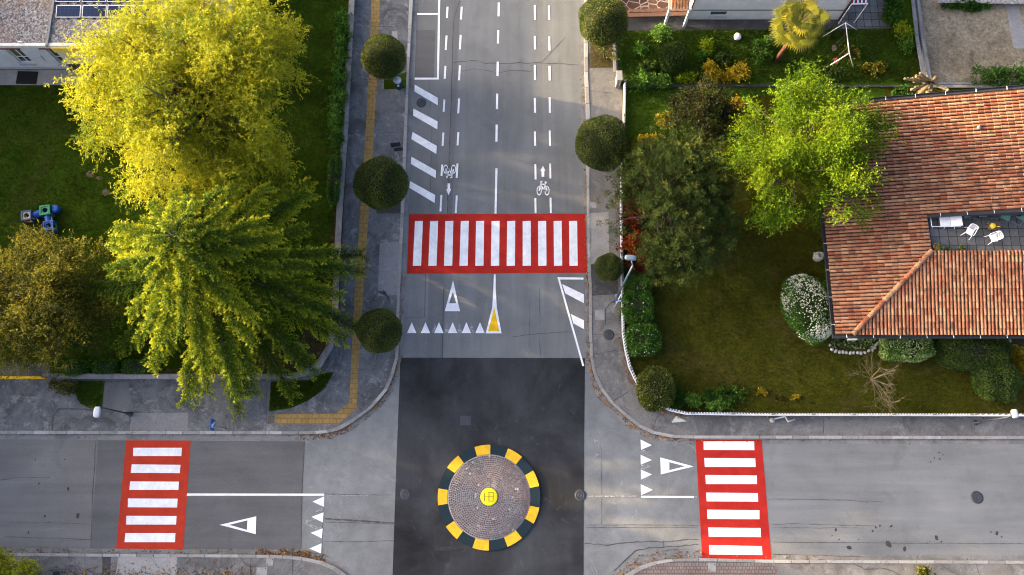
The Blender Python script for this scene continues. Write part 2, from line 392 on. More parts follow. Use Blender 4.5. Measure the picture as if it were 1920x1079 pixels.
def shoots(rng, B, D, LS, k, leafL, leafW, droop, tint, spread=.8, tj=.1):
    n = len(B); t = (np.arange(k) + .6) / k
    LS = np.broadcast_to(np.asarray(LS, float).reshape(-1, 1), (n, 1))
    P = B[:, None] + D[:, None] * (LS[:, :, None] * t[None, :, None])
    P = P.copy(); P[:, :, 2] -= droop * LS * t[None] ** 2
    P += rng.normal(size=P.shape) * .02
    d = D[:, None] * .7 + rng.normal(size=P.shape) * spread * .6; d[:, :, 2] -= droop * .8 * t[None]
    d = nrm(d).reshape(-1, 3); P = P.reshape(-1, 3)
    m = len(P); lj = rng.uniform(.7, 1.3, m)
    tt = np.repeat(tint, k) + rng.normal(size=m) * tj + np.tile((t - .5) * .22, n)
    return leafquads(rng, P, d, leafL * lj, leafW * lj), np.clip(tt, 0, 1)
def sphere_dirs(rng, n, zmin=-1):
    d = nrm(rng.normal(size=(n * 4 + 40, 3))); d = d[d[:, 2] >= zmin]; return d[:n]
def crown(rng, C, R, nclump, cr, ns, k, sl, leafL, leafW, droop=.25, up=.25, inner=.45, zmin=-.6, lobes=5, lobe_amp=.16, tint0=.45, tvar=.13, spread=.8, out=.7, sup=0, supr=.9):
    C = np.array(C); R = np.array(R)
    d = sphere_dirs(rng, nclump, zmin)
    ph = rng.uniform(0, 6.28, lobes); ax = sphere_dirs(rng, lobes)
    bumpy = 1 + lobe_amp * sum(np.sin(5 * (d @ ax[i]) + ph[i]) for i in range(lobes)) / math.sqrt(lobes)
    r = rng.uniform(inner ** 2, 1, nclump) ** .5
    cc = C + d * R * (r * bumpy)[:, None]
    if sup:
        sd_ = sphere_dirs(rng, sup, zmin); sc_ = C + sd_ * R * (rng.uniform(inner ** 2, 1, sup) ** .5)[:, None] * .92; w_ = rng.integers(0, sup, nclump)
        off = nrm(rng.normal(size=(nclump, 3))) * (rng.random(nclump) ** .45)[:, None] * supr * np.array([1, 1, .75])
        cc = sc_[w_] + off; d = nrm(nrm(cc - C) * .5 + nrm(off) * .7); ct0 = rng.normal(size=sup)[w_] * tvar * .8
    ct = tint0 + rng.normal(size=nclump) * tvar * (.6 if sup else 1) + (ct0 if sup else 0)
    B = np.repeat(cc, ns, 0) + rng.normal(size=(nclump * ns, 3)) * cr * np.array([1, 1, .7])
    D = np.repeat(d, ns, 0) * out + rng.normal(size=B.shape) * .6; D[:, 2] += up
    D = nrm(D)
    return shoots(rng, B, D, sl * rng.uniform(.6, 1.35, len(B)), k, leafL, leafW, droop, np.repeat(ct, ns) + rng.normal(size=len(B)) * .06, spread), cc
def limbs(rng, mb, base, C, R, targets, r0, fork=.35, n=6):
    """trunk from base to crown centre with limbs to some of the targets"""
    base = Vector(base); C = Vector(C); top = base.lerp(C, .92)
    pts = [base.lerp(top, t) + Vector((math.sin(t * 5) * .12, math.cos(t * 4) * .1, 0)) * t for t in (0, .2, .4, .6, .8, 1)]
    mb.tube([base + Vector((0, 0, -.1))] + pts[1:], [r0 * 1.25, r0, r0 * .9, r0 * .8, r0 * .65, r0 * .45], 9)
    for i, tg in enumerate(targets):
        s = pts[1].lerp(pts[5], .25 + .75 * rng.random()); tg = Vector(tg)
        mid = s.lerp(tg, .5) + Vector((rng.normal() * .3, rng.normal() * .3, .35 + .2 * rng.random()))
        ln = (tg - s).length; rr = r0 * (.22 + .25 * rng.random())
        p = [s, s.lerp(mid, .5) + Vector((0, 0, .1)), mid, mid.lerp(tg, .5) + Vector((rng.normal() * .15, rng.normal() * .15, .08)), tg]
        mb.tube(p, [rr, rr * .8, rr * .6, rr * .38, rr * .14], n)
def sheet(name, pts, z, mat, parent=None, kind='structure', px=True):
    mb = MB(); P = [G(x, y, z) for x, y in pts] if px else [Vector((x, y, z)) for x, y in pts]
    return mb.poly(P).build(name, mat, parent, kind)
def resample(P, step):
    out = [P[0]]
    for a, b in zip(P, P[1:]):
        k = max(1, round((b - a).length / step))
        out += [a.lerp(b, i / k) for i in range(1, k + 1)]
    return out
def pair(A, B, z, step):
    """two matching pixel polylines -> matching resampled world polylines"""
    A = [G(*p, z) for p in A]; B = [G(*p, z) for p in B]; ra, rb = [A[0]], [B[0]]
    for i in range(len(A) - 1):
        k = max(1, round((A[i + 1] - A[i]).length / step))
        for j in range(1, k + 1): ra.append(A[i].lerp(A[i + 1], j / k)); rb.append(B[i].lerp(B[i + 1], j / k))
    return ra, rb
def kerb(name, A, B, label=None):
    ra, rb = pair(A, B, .15, 1.0); mb = MB()
    for i in range(len(ra) - 1):
        g_ = .012
        a0, a1 = ra[i].lerp(ra[i + 1], g_), ra[i].lerp(ra[i + 1], 1 - g_)
        b0, b1 = rb[i].lerp(rb[i + 1], g_), rb[i].lerp(rb[i + 1], 1 - g_)
        z = .15 + random.uniform(-.006, .006); q = random.uniform(.2, .33)
        top = [(p.x, p.y, z) for p in (a0, b0, b1, a1)]; bot = [(p.x, p.y, -.04) for p in (a0, b0, b1, a1)]
        mb.add(bot + top, [(4, 5, 6, 7), (7, 6, 5, 4), (0, 1, 5, 4), (1, 2, 6, 5), (2, 3, 7, 6), (3, 0, 4, 7)][0:1] + [(0, 1, 5, 4), (1, 2, 6, 5), (2, 3, 7, 6), (3, 0, 4, 7)], (q * 1.02, q, q * .95))
    return mb.build(name, M['kerb'], None, 'structure', True)
def strip(name, A, B, z, mat, parent=None, kind='structure', step=2.0):
    ra, rb = pair(A, B, z, step); n = len(ra); mb = MB()
    fs = []
    for i in range(n - 1):
        f = (i, n + i, n + i + 1, i + 1); a, b, c = ra[i], rb[i], rb[i + 1]
        fs.append(f if (b - a).cross(c - a).z > 0 else f[::-1])
    mb.add(ra + rb, fs); return mb.build(name, mat, parent, kind)
def ribbon(mb, pts, wd, z, jitter=0, seed=0):
    """thin line on the ground through pixel points"""
    rg = random.Random(seed); P = resample([G(x, y, z) for x, y in pts], .25 if jitter else 4.0)
    if jitter:
        off = 0; Q = []
        for p in P:
            off = off * .8 + rg.uniform(-1, 1) * jitter; Q.append(p + Vector((off * .7, off, 0)))
        P = Q
    n = len(P); L = []; R_ = []
    for i, p in enumerate(P):
        d = (P[min(i + 1, n - 1)] - P[max(i - 1, 0)]); d = Vector((-d.y, d.x, 0)).normalized() * wd / 2 * (rg.uniform(.4, 1.3) if jitter else 1)
        L.append(p + d); R_.append(p - d)
    mb.add(L + R_, [(n + i, n + i + 1, i + 1, i) for i in range(n - 1)]); return mb
def copy_tree(o, parent=None, label=None, loc=None, rz=None, scale=None):
    c = o.copy(); COL.objects.link(c); c.parent = parent
    if label: c["label"] = label
    if loc is not None: c.location = loc
    if rz is not None: c.rotation_euler = (0, 0, rz)
    if scale is not None: c.scale = (scale,) * 3 if isinstance(scale, (int, float)) else scale
    for ch in o.children: copy_tree(ch, c)
    return c
# ================================================================== SETTING
# polylines in photo pixels: kerb inner / kerb outer / gutter outer of the four corners
KA = [(779, -900), (767, 0), (762.5, 135), (756, 270), (751, 401), (746, 512), (745, 540), (742, 625), (741, 670), (732, 702), (720, 730), (702, 752), (688, 767), (652, 790), (630, 802), (612, 807), (590, 808.5), (560, 809), (0, 808), (-700, 806)]
KB = [(787, -900), (774, 0), (766.5, 135), (762, 270), (757, 401), (752, 512), (750, 540), (747.5, 625), (746.5, 670), (738, 702), (727, 730), (709, 752), (695, 767), (660, 793), (637, 806), (615, 812), (592, 814), (560, 814.5), (0, 814), (-700, 812)]
KC = [(797, -900), (782, 0), (778, 135), (771, 270), (765, 401), (761, 512), (757, 540), (756, 625), (753, 670), (746, 702), (734, 735), (717, 758), (701, 773), (668, 801), (645, 814), (622, 822), (595, 825), (560, 826), (0, 824), (-700, 822)]
RA = [(1101, -900), (1103, 0), (1102, 135), (1107, 225), (1105, 332), (1105.5, 400), (1108, 512), (1110, 540), (1110, 615), (1112, 670), (1119, 702), (1132, 730), (1151, 755), (1176, 777), (1202, 797), (1228, 809), (1265, 816), (1300, 817), (1920, 818), (2700, 819)]
RB = [(1093, -900), (1096, 0), (1096, 135), (1099, 225), (1100, 332), (1101, 400), (1103, 512), (1105, 540), (1105, 615), (1107, 670), (1113, 702), (1126, 730), (1145, 755.5), (1170, 778), (1195, 799), (1222, 813), (1260, 821), (1300, 822.5), (1920, 823.5), (2700, 824.5)]
RC = [(1085, -900), (1089, 0), (1089, 135), (1090, 225), (1092, 332), (1095, 400), (1098, 512), (1097, 540), (1097, 615), (1098, 670), (1103, 702), (1114, 732), (1131, 758), (1154, 780), (1180, 805), (1208, 820), (1250, 830), (1302, 832), (1920, 833), (2700, 834)]
SA = [(-700, 1040), (0, 1043), (480, 1046), (530, 1047.5), (565, 1051), (600, 1058.5), (622, 1068), (640, 1082), (650, 1100), (655, 1700)]
SB = [(-700, 1034), (0, 1037.5), (480, 1040.5), (530, 1041.5), (567, 1045), (606, 1053), (631, 1064), (652, 1080), (664, 1100), (668, 1700)]
SD = [(-700, 1024), (0, 1028), (480, 1031), (540, 1030.5), (575, 1033), (612, 1042), (642, 1056), (668, 1077), (684, 1100), (690, 1700)]
TA = [(1165, 1700), (1170, 1100), (1182, 1081), (1205, 1068), (1232, 1058), (1265, 1053), (1310, 1052), (1450, 1056), (1920, 1057.5), (2700, 1058)]
TB = [(1152, 1700), (1158, 1100), (1171, 1079), (1195, 1064), (1225, 1054), (1260, 1048.5), (1310, 1047), (1450, 1050.5), (1920, 1052), (2700, 1053)]
TC = [(1128, 1700), (1134, 1100), (1150, 1078), (1172, 1059), (1198, 1042), (1226, 1033), (1257, 1029), (1312, 1033), (1450, 1040), (1920, 1042), (2700, 1043)]
WALLW = [(676, -900), (664, 0), (657, 135), (650, 270), (641, 401), (636, 500), (633, 590), (625, 650), (602, 688), (572, 705), (545, 710), (450, 711), (90, 710)]
FENCE = [(1168, 160), (1166.5, 232), (1162, 312), (1161, 410), (1163, 540), (1165, 628), (1170, 660), (1177, 690), (1188, 714), (1203, 737), (1228, 759), (1254, 772), (1285, 779), (1440, 781), (1920, 782), (2700, 784)]
sheet('ground', [(-700, -700), (700, -700), (700, 700), (-700, 700)], -.06, M['ground'], px=False)
road = sheet('road', [(-56, -30), (56, -30), (56, 75), (-56, 75)], 0, M['asph_pale'], px=False)
north = sheet('north_road', KC[:9] + RC[:10][::-1], .004, M['asph_north'])
west = sheet('west_road', [(-700, 823), (0, 824), (236, 826), (571, 828), (564, 1031), (0, 1028), (-700, 1024)], .004, M['asph_west'])
east = sheet('east_road', [(1312, 833), (1920, 834), (2700, 835), (2700, 1042), (1920, 1041), (1450, 1039), (1322, 1036)], .004, M['asph_east'])
junction = sheet('junction_asphalt', [(751, 671), (1097, 671.5), (1095, 870), (1094, 1079), (1090, 1700), (722, 1700), (736, 1079), (743, 870)], .009, M['asph_new'])
# patches of other asphalt are part of their road
def patch(name, pts, mat, parent, z=.0065): return sheet(name, pts, z, mat, parent, None)
patch('asphalt_patch', [(357, 826.5), (570.5, 828.5), (563.5, 1030.5), (343.5, 1030.5)], M['asph_westdark'], west)
patch('asphalt_patch', [(184, 826), (236, 826.3), (218, 1029), (170, 1028.5)], M['asph_westdark'], west)
patch('asphalt_strip', [(804, 514), (834, 514), (831, 671), (799, 671)], M['asph_patch'], north)
patch('asphalt_strip', [(838, 402), (848, 402), (881, -500), (868, -500)], M['asph_patch'], north)
patch('asphalt_patch', [(780, 57), (816, 57), (814, 146), (778, 146)], M['asph_westdark'], north)
patch('asphalt_patch', [(894, 560), (915, 555), (905, 578), (893, 576)], M['asph_patch'], north)
mb = MB()
for i, (pts, wd, j) in enumerate([([(862, 0), (850, 40), (847, 118), (843, 270), (838, 401)], .05, .03), ([(848, 118), (885, 114), (912, 118), (960, 119), (1050, 117), (1088, 120)], .05, .06),
        ([(850, 136), (890, 130), (930, 136), (1000, 132)], .03, .05), ([(960, 632), (1010, 625), (1072, 623)], .03, .03), ([(1012, 540), (1013, 668)], .025, .02), ([(992, 560), (993, 650)], .02, .02),
        ([(832, 540), (829, 671)], .05, .0), ([(1060, 70), (1020, 112), (995, 122)], .03, .06), ([(798, 514), (796, 595), (760, 597)], .03, 0), ([(805, 150), (810, 250), (806, 398)], .02, .01)]):
    ribbon(mb, pts, wd, .0115, j, i)
mb.build('crack', M['crackm'], north)
mb = MB()
for i, (pts, wd, j) in enumerate([([(609, 973), (740, 981)], .09, .01), ([(609, 979), (738, 983)], .03, .01), ([(180, 826), (176, 905), (170, 1029)], .04, .03), ([(571, 828), (566, 925), (564, 1030)], .035, .01), ([(-60, 900), (40, 895), (95, 895)], .03, .04),
        ([(609, 1015), (738, 1014)], .03, .02), ([(608, 927), (735, 929)], .03, .02), ([(603, 1040), (607, 930)], .02, .005), ([(20, 980), (170, 982)], .02, .02), ([(10, 1006), (170, 1012)], .03, .02)]):
    ribbon(mb, pts, wd, .0115, j, 40 + i)
mb.build('crack', M['crackm'], west)
mb = MB()
for i, (pts, wd, j) in enumerate([([(1097, 985), (1310, 985)], .03, .01), ([(1097, 990), (1308, 989)], .03, .01), ([(1450, 983), (1640, 985)], .03, .02), ([(1450, 989), (1620, 990)], .02, .02), ([(1450, 1017), (1920, 1020), (2600, 1022)], .03, .01),
        ([(1097, 1018), (1140, 1022), (1200, 1018), (1310, 1012)], .05, .05), ([(1128, 840), (1128, 985)], .02, .02), ([(1244, 1014), (1244, 1028)], .03, .01), ([(1152, 1070), (1190, 1035), (1230, 1026), (1310, 1020)], .06, .05), ([(1440, 936), (1560, 937), (1660, 942)], .03, .02)]):
    ribbon(mb, pts, wd, .0115, j, 80 + i)
mb.build('crack', M['crackm'], east)
mb = MB(); rg = random.Random(3)
for (x, y, r) in [(1567, 994, .11), (1592, 1027, .17), (1666, 1021, .22), (1696, 1030, .15), (1756, 1009, .15), (1765, 1016, .07), (1869, 1000, .14), (1858, 998, .06), (1878, 1007, .07), (1671, 987, .1), (1642, 989, .09), (1650, 986, .08), (1636, 996, .09), (1752, 859, .06), (1762, 861, .07), (1761, 849, .06), (1768, 853, .05), (1745, 867, .06), (1626, 942, .05), (1560, 1005, .05), (1573, 1012, .06), (1610, 1012, .05), (1738, 1018, .04), (1743, 1016, .04)]:
    c = G(x, y, .0105); a = rg.uniform(0, 6); n = 12
    pts = []
    for k in range(n):
        t = 2 * PI * k / n; q = r * rg.uniform(.75, 1.15)
        pts.append((c.x + (math.cos(a) * math.cos(t) - math.sin(a) * math.sin(t) * .62) * q, c.y + (math.sin(a) * math.cos(t) + math.cos(a) * math.sin(t) * .62) * q, c.z))
    mb.poly(pts)
mb.build('stain', M['stain'], east)
mb = MB()
for (x, y, r) in [(146, 968, .16), (53, 999, .09), (66, 862, .06), (122, 862, .06), (73, 907, .08), (128, 917, .12), (84, 968, .1)]:
    c = G(x, y, .0105); mb.poly([(c.x + math.cos(t) * r * .6 * (q := rg.uniform(.7, 1.2)), c.y + math.sin(t) * r * q, c.z) for t in [2 * PI * k / 10 for k in range(10)]])
mb.build('stain', M['stain'], west)
# ---- gutters, kerbs
for A, B in ((KB, KC), (RB, RC)): strip('gutter', A, B, .012, M['gutter'])
strip('gutter', SB, SD, .012, M['gutter']); strip('gutter', TB, TC, .012, M['gutter'])
kerb('kerb', KA, KB); kerb('kerb', RA, RB); kerb('kerb', SA, SB); kerb('kerb', TA, TB)
# ---- pavements
pw = sheet('pavement', KA + [(-700, 708), (90, 708)] + WALLW[::-1], .12, M['pave_w'])
pn = sheet('pavement', RA + FENCE[::-1] + [(1160, 160), (1157, 100), (1157, 0), (1150, -900)], .12, M['pave_n'])
ps = sheet('pavement', SA + [(-700, 1700)], .12, M['pave_n'])
pe = sheet('pavement', TA + [(2700, 1700)], .12, M['pave_n'])
sheet('block_paving', TA[:7] + [(1440, 1056), (1453, 1057), (1462, 1110), (1470, 1700)], .125, M['brickpave'], pe, None)
for pts, mt in [([(712, 456), (752, 453), (750, 553), (708, 556)], 'pave_patch'), ([(735, 59), (745, 59), (746, 92), (731, 92)], 'path'), ([(247, 775), (353, 774), (352, 808), (243, 808)], 'pave_patch'), ([(716, 402), (754, 401), (752, 438), (712, 440)], 'pave_w'), ([(193, 718), (240, 716), (250, 770), (190, 770)], 'asph_patch')]:
    sheet('pavement_patch', pts, .1245, M[mt], pw, None)
sheet('tactile_paving', [(697.5, -900), (696, 0), (692, 135), (684, 270), (675, 401), (664, 560), (660, 650), (655, 755), (629, 776), (516, 777), (516, 796), (634, 796), (668.5, 767), (674, 650), (681, 560), (691, 401), (700, 270), (708, 135), (713, 0), (716, -900)], .128, M['tactile'], pw, None)
for pts, mt in [([(1105, 400), (1141, 398), (1142, 475), (1108, 497)], 'path'), ([(1102, 100), (1150, 100), (1150, 125), (1104, 128)], 'pave_dark'), ([(1106, 178), (1152, 178), (1154, 225), (1108, 225)], 'pave_n'), ([(1107, 540), (1158, 538), (1160, 552), (1107, 555)], 'pave_dark')]:
    sheet('pavement_patch', pts, .1245, M[mt], pn, None)
for pts, mt in [([(222, 1044), (332, 1045), (330, 1090), (215, 1090)], 'path'), ([(193, 1044), (208, 1044), (206, 1090), (190, 1090)], 'pave_dark')]:
    sheet('pavement_patch', pts, .1245, M[mt], ps, None)
for parent, lines in ((pn, [([(1115, 664), (1140, 660), (1160, 656)], .05, .03), ([(1150, 752), (1165, 743), (1178, 734)], .05, .03), ([(1224, 804), (1231, 785)], .05, .03), ([(1135, 610), (1135, 580), (1146, 567), (1164, 566)], .05, .01), ([(1107, 627), (1160, 628)], .04, .005), ([(1544, 812), (1542, 790)], .04, .04), ([(1708, 812), (1700, 790)], .04, .04), ([(1105, 170), (1150, 175)], .03, .02)]),
                      (pw, [([(745, 50), (700, 50)], .04, .005), ([(712, 250), (753, 248)], .04, .005), ([(98, 808), (99, 782), (110, 767), (160, 768), (183, 772)], .1, .01), ([(672, 149), (765, 149)], .03, 0), ([(660, 248), (684, 248)], .03, 0), ([(662, 470), (676, 520)], .03, .03), ([(500, 727), (499, 805)], .03, .01)]),
                      (ps, [([(192, 1044), (194, 1079)], .06, .01), ([(549, 1048), (548, 1079)], .05, .01), ([(452, 1048), (462, 1060), (480, 1064)], .04, .03), ([(470, 1047), (469, 1090)], .02, .01)]),
                      (pe, [([(1600, 1057), (1620, 1068), (1665, 1066), (1690, 1080)], .06, .05), ([(1715, 1058), (1713, 1079)], .03, .01), ([(1760, 1058), (1800, 1080)], .03, .03), ([(1830, 1058), (1840, 1090)], .03, .01)])):
    mb = MB()
    for i, (p, wd, j) in enumerate(lines): ribbon(mb, p, wd, .131, j, i * 7 + 1)
    mb.build('crack', M['crackm'], parent)
# ---- lawns and yards
lawn_p = sheet('lawn', [(-700, -900), (676, -900)] + WALLW[1:] + [(-700, 710)], .125, M['lawn_park'])
sheet('lawn', [(508, 716), (504, 772), (545, 766), (577, 752), (608, 730), (626, 698), (606, 700), (578, 713)], .135, M['lawn_park'])
sheet('lawn', [(139, 735), (146, 715), (196, 715), (191, 765), (170, 767), (150, 757)], .135, M['lawn_clover'])
lawn_g = sheet('lawn', FENCE[1:16] + [(2700, 165), (1167, 165)], .125, M['lawn_dry'])
lawn_u = sheet('lawn', [(1160, 50), (1160, 162), (1735, 162), (1712, 0), (1712, -200), (1662, -200), (1665, 50)], .128, M['lawn_clover'])
sheet('lawn', [(1168, 166), (1168, 262), (1230, 270), (1310, 250), (1420, 180), (1660, 185), (1660, 166)], .132, M['lawn_clover'])
sheet('sand_yard', [(1712, -300), (1733, 160), (2700, 160), (2700, -300)], .13, M['sand'])
sheet('soil', [(640, 250), (653, 250), (644, 401), (639, 500), (636, 590), (626, 645), (604, 685), (572, 701), (545, 706), (300, 707), (180, 707), (175, 695), (420, 690), (560, 640), (600, 560), (625, 420)], .132, M['soil'], lawn_p, None)
rg = random.Random(5)
def blotch(cx, cy, rx, ry, z, mat, parent, n=18):
    pts = [(cx + math.cos(2 * PI * k / n) * rx * rg.uniform(.65, 1.1), cy + math.sin(2 * PI * k / n) * ry * rg.uniform(.65, 1.1)) for k in range(n)]
    return sheet('bare_patch', pts, z, mat, parent, None)
blotch(168, 327, 9, 8, .134, M['bare'], lawn_p); blotch(199, 362, 9, 8, .134, M['bare'], lawn_p); blotch(186, 334, 7, 4, .134, M['bare'], lawn_p)

sheet('concrete_path', [(-700, 131), (176, 131), (160, 160), (-700, 160)], .14, M['path'])
sheet('concrete_path', [(-700, 680), (92, 680), (95, 706), (-700, 706)], .14, M['pave_w'])
sheet('paved_path', [(1172, 29), (1292, 29), (1292, 37), (1600, 37), (1668, 37), (1670, 54), (1172, 58)], .14, M['pave_dark'])
sheet('paved_patio', [(1572, 37), (1575, -60), (1662, -60), (1668, 53), (1572, 55)], .145, M['terrace'])
sheet('crazy_paving', [(1160, -120), (1262, -120), (1257, 24), (1160, 25)], .14, M['crazy'])
sheet('concrete_path', [(1886, 10), (1900, 90), (1925, 92), (1910, 0)], .14, M['path'])
sheet('flower_bed', [(1556, 632), (1646, 632), (1645, 650), (1620, 660), (1590, 661), (1560, 655)], .145, M['soil'])
sheet('flower_bed', [(1166, 400), (1215, 400), (1250, 480), (1240, 520), (1166, 520)], .14, M['soil'])
sheet('flower_bed', [(1895, 628), (1990, 628), (1990, 660), (1925, 665), (1912, 650)], .15, M['soil'])
sheet('tree_pit', [(720, 150), (762, 135), (764, 166), (720, 168)], .13, M['lawn_park'], pw, None)
sheet('tree_pit', [(708, 330), (752, 330), (751, 400), (706, 401)], .13, M['pave_dark'], pw, None)
sheet('tree_pit', [(1107, 80), (1150, 80), (1150, 127), (1107, 127)], .13, M['soil'], pn, None)
sheet('tree_pit', [(1108, 496), (1158, 496), (1158, 548), (1109, 548)], .13, M['pave_dark'], pn, None)
# ---- painted markings (parts of their roads)
ZR, ZW, ZT = .014, .019, .024
def mark(name, pts, parent, mat='white', z=ZW, label=None):
    mb = MB(); mb.poly([G(x, y, z) for x, y in pts]); o = mb.build(name, M[mat], parent)
    if label: o["label"] = label
    return o
def dash(x, y0, y1, parent=north, wd=3.6, name='lane_dash', slope=-.05):
    dx = (y0 - y1) * slope * .5
    return mark(name, [(x - wd / 2 - dx, y0), (x + wd / 2 - dx, y0), (x + wd / 2 + dx, y1), (x - wd / 2 + dx, y1)], parent)
for x, y0, y1 in [(838.5, 13, 34), (836.5, 67, 94), (834.5, 124, 148), (832.5, 187, 210), (830.6, 249, 274), (828.5, 309, 330), (826.7, 366, 397), (865, 13, 37), (863, 66, 93), (861.5, 123, 151), (860, 185, 213), (858.7, 248, 273), (857, 307, 334), (855.5, 367, 400), (840.6, -38, -15), (867.5, -40, -14), (842.5, -90, -66), (869.5, -90, -64)]: dash(x, y0, y1, slope=.06)
for x, y0, y1 in [(1003, 10, 37), (1003, 68, 93), (1003, 122, 150), (1003, 184, 212), (1003.2, 247, 274), (1004, 308, 337), (1004, 372, 400), (1029.5, 11, 37), (1030, 69, 95), (1030.5, 124, 151), (1030.8, 183, 212), (1031, 245, 274), (1031.7, 307, 335), (1032.5, 371, 400), (1002.5, -40, -14), (1029, -39, -14)]: dash(x, y0, y1, slope=-.02)
for x, y0, y1 in [(935, 5, 31), (934, 57, 82), (933, 116, 143), (932, 176, 205), (931, 234, 266), (930, 316, 401), (936, -40, -14), (937, -85, -60)]: dash(x, y0, y1, slope=.02, wd=4, name='centre_line')
mark('parking_line', [(823.5, -120), (827.5, -120), (823, 149.5), (819.3, 149.5)], north)
mark('parking_line', [(782, 25), (823.5, 25), (823.2, 28), (782, 28.3)], north, z=ZW + .004)
mark('parking_line', [(777.6, 146), (819.8, 146), (819.8, 149.5), (777.5, 149.8)], north, z=ZW + .004)
for p in [[(777.5, 159), (821, 184), (821, 198), (777, 172)], [(775, 204), (820.5, 228), (820, 243), (774.5, 217)], [(773.7, 248), (819, 274), (818, 289), (771, 261)], [(771, 294), (817.5, 320), (817, 334.5), (770, 307.5)], [(769, 340), (816, 366), (815, 381), (767.5, 352.5)]]: mark('hatch_bar', p, north)
for p in [[(1054, 533), (1095, 552.5), (1095, 569), (1060, 550.5)], [(1070, 589), (1095, 601), (1095, 617.5), (1075, 607)]]: mark('hatch_bar', p, north)
mark('hatch_border', [(1045, 520), (1094, 521), (1094, 524.5), (1050, 524.5), (1095.5, 686.5), (1092, 687)], north)
def crosswalk(red, stripes, parent, label, mat):
    c = mark('crosswalk', red, parent, mat, ZR, label)
    for s in stripes: mark('white_stripe', s, c)
    return c
tx = [778, 806.5, 835, 864, 892.7, 921.7, 951, 980, 1009, 1038, 1067]; bx = [774, 803, 832.5, 861.5, 891, 920.3, 950, 980, 1009.2, 1038.7, 1067.7]
crosswalk([(767, 402), (1097.5, 401), (1101, 512), (763, 513.5)], [[(a, 415), (a + 15, 414.5), (b + 15.5, 498.5), (b, 499)] for a, b in zip(tx, bx)], north, 'red zebra crossing with eleven upright white stripes', 'red')
crosswalk([(236.5, 826), (357.5, 826.5), (343.5, 1031), (217.5, 1029)], [[(250, 840), (341, 840), (340, 855.5), (249.5, 855.5)], [(247, 871), (338.5, 872), (337, 887.5), (245, 887)], [(244, 903), (335.5, 903.5), (334.5, 919), (242.5, 919)], [(240, 935), (333, 935.5), (332, 952), (239.5, 951.5)], [(237, 967.5), (331, 968), (330, 984), (236.5, 984)], [(235, 1000), (329, 1000), (328, 1017), (233.5, 1017)]], west, 'orange red zebra crossing with six white stripes', 'redo')
crosswalk([(1304, 825), (1428, 825), (1446.5, 1048.5), (1316.5, 1048)], [[(1319, 828), (1414, 828), (1414.5, 844.5), (1319.5, 844)], [(1320.5, 859), (1416, 860), (1417, 876), (1321.5, 876)], [(1322.5, 891), (1419, 892), (1419.5, 908), (1323.5, 908)], [(1324, 924), (1421, 925), (1421.5, 941), (1325, 940.5)], [(1326, 956), (1424, 957), (1424, 974), (1326.5, 973.5)], [(1328, 989.5), (1426, 990.5), (1427, 1007.5), (1329, 1007)], [(1329.5, 1022.5), (1428.5, 1024.5), (1429.5, 1041), (1330, 1040)]], east, 'bright red zebra crossing with seven white stripes', 'red')
def hollow(name, o, i, parent):
    """triangle with a triangular hole: three bands"""
    mb = MB(); a = [G(*p, ZW) for p in o]; b = [G(*p, ZW) for p in i]
    for k in range(3): mb.poly([a[k], a[(k + 1) % 3], b[(k + 1) % 3], b[k]])
    return mb.build(name, M['white'], parent)
hollow('give_way_triangle', [(849.5, 526), (834, 584), (862.5, 584)], [(849, 547.5), (842, 569), (855.5, 569)], north)
hollow('give_way_triangle', [(412, 984.5), (480.5, 968.5), (479.5, 1002)], [(430, 984.5), (464, 976), (463, 994)], west)
hollow('give_way_triangle', [(1300.5, 875), (1238, 858), (1239, 890)], [(1284.5, 874.7), (1255, 867), (1255, 882)], east)
for x in (772, 797.7, 823, 848.7, 874.5, 900): mark('shark_tooth', [(x, 604.5), (x + 8.7, 625), (x - 8.7, 625)], north)
for x in (815, 838, 861, 884): mark('worn_tooth', [(x, 606), (x + 7, 625), (x - 5, 625)], north, 'worn', ZR)
for p in [[(586, 941), (608, 931), (607.7, 951)], [(584, 969.5), (606.7, 961), (605.5, 980)], [(582.5, 999.5), (605, 991), (603.5, 1010)], [(580, 1029), (603, 1019), (602, 1038)]]: mark('shark_tooth', p, west)
for p in [[(588, 961), (606, 952), (607, 958)], [(566, 978), (590, 970), (592, 974), (575, 980), (600, 990), (604, 985), (604, 993), (594, 995)], [(590, 1013), (604, 1010), (603, 1018)]]: mark('worn_tooth', p, west, 'worn', ZR)
for p in [[(1201, 824.5), (1222, 835), (1202, 844)], [(1201, 853), (1222.5, 863), (1201.5, 871.5)], [(1201.5, 881), (1223, 890), (1202, 899.5)], [(1201.5, 908.5), (1224, 919), (1202, 929)]]: mark('shark_tooth', p, east)
for p in [[(1202, 843), (1220, 848), (1202, 855)], [(1202, 868), (1222, 875), (1202, 882)], [(1204, 895), (1221, 895), (1206, 902)], [(1113, 824), (1130, 828), (1114, 833)], [(1113, 850), (1125, 852), (1115, 858)], [(1100, 930), (1196, 929), (1196, 933), (1100, 932)]]: mark('worn_tooth', p, east, 'worn', ZR)
mark('centre_line', [(351, 925.5), (608, 926), (608, 930), (350, 930)], west); mark('centre_line', [(1202, 930), (1301, 930.5), (1301, 934.3), (1202.5, 933.5)], east)
mark('worn_line', [(610, 928), (690, 929), (690, 931), (610, 930.5)], west, 'worn', ZR); mark('worn_line', [(1301, 931), (1308, 931), (1308, 934), (1301, 934)], east, 'worn', ZR)
fun = mark('funnel_marking', [(926, 515), (929.3, 515), (929.5, 540), (931.5, 577), (940.5, 625.5), (910.5, 625.5), (923, 577), (925, 540)], north)
mark('yellow_triangle', [(926.8, 577), (936, 621.5), (915, 621.5)], fun, 'yellow', ZT)
mark('direction_arrow', [(1018, 311), (1022.8, 321), (1020.6, 321), (1020.6, 332), (1015.4, 332), (1015.4, 321), (1013.2, 321)], north)
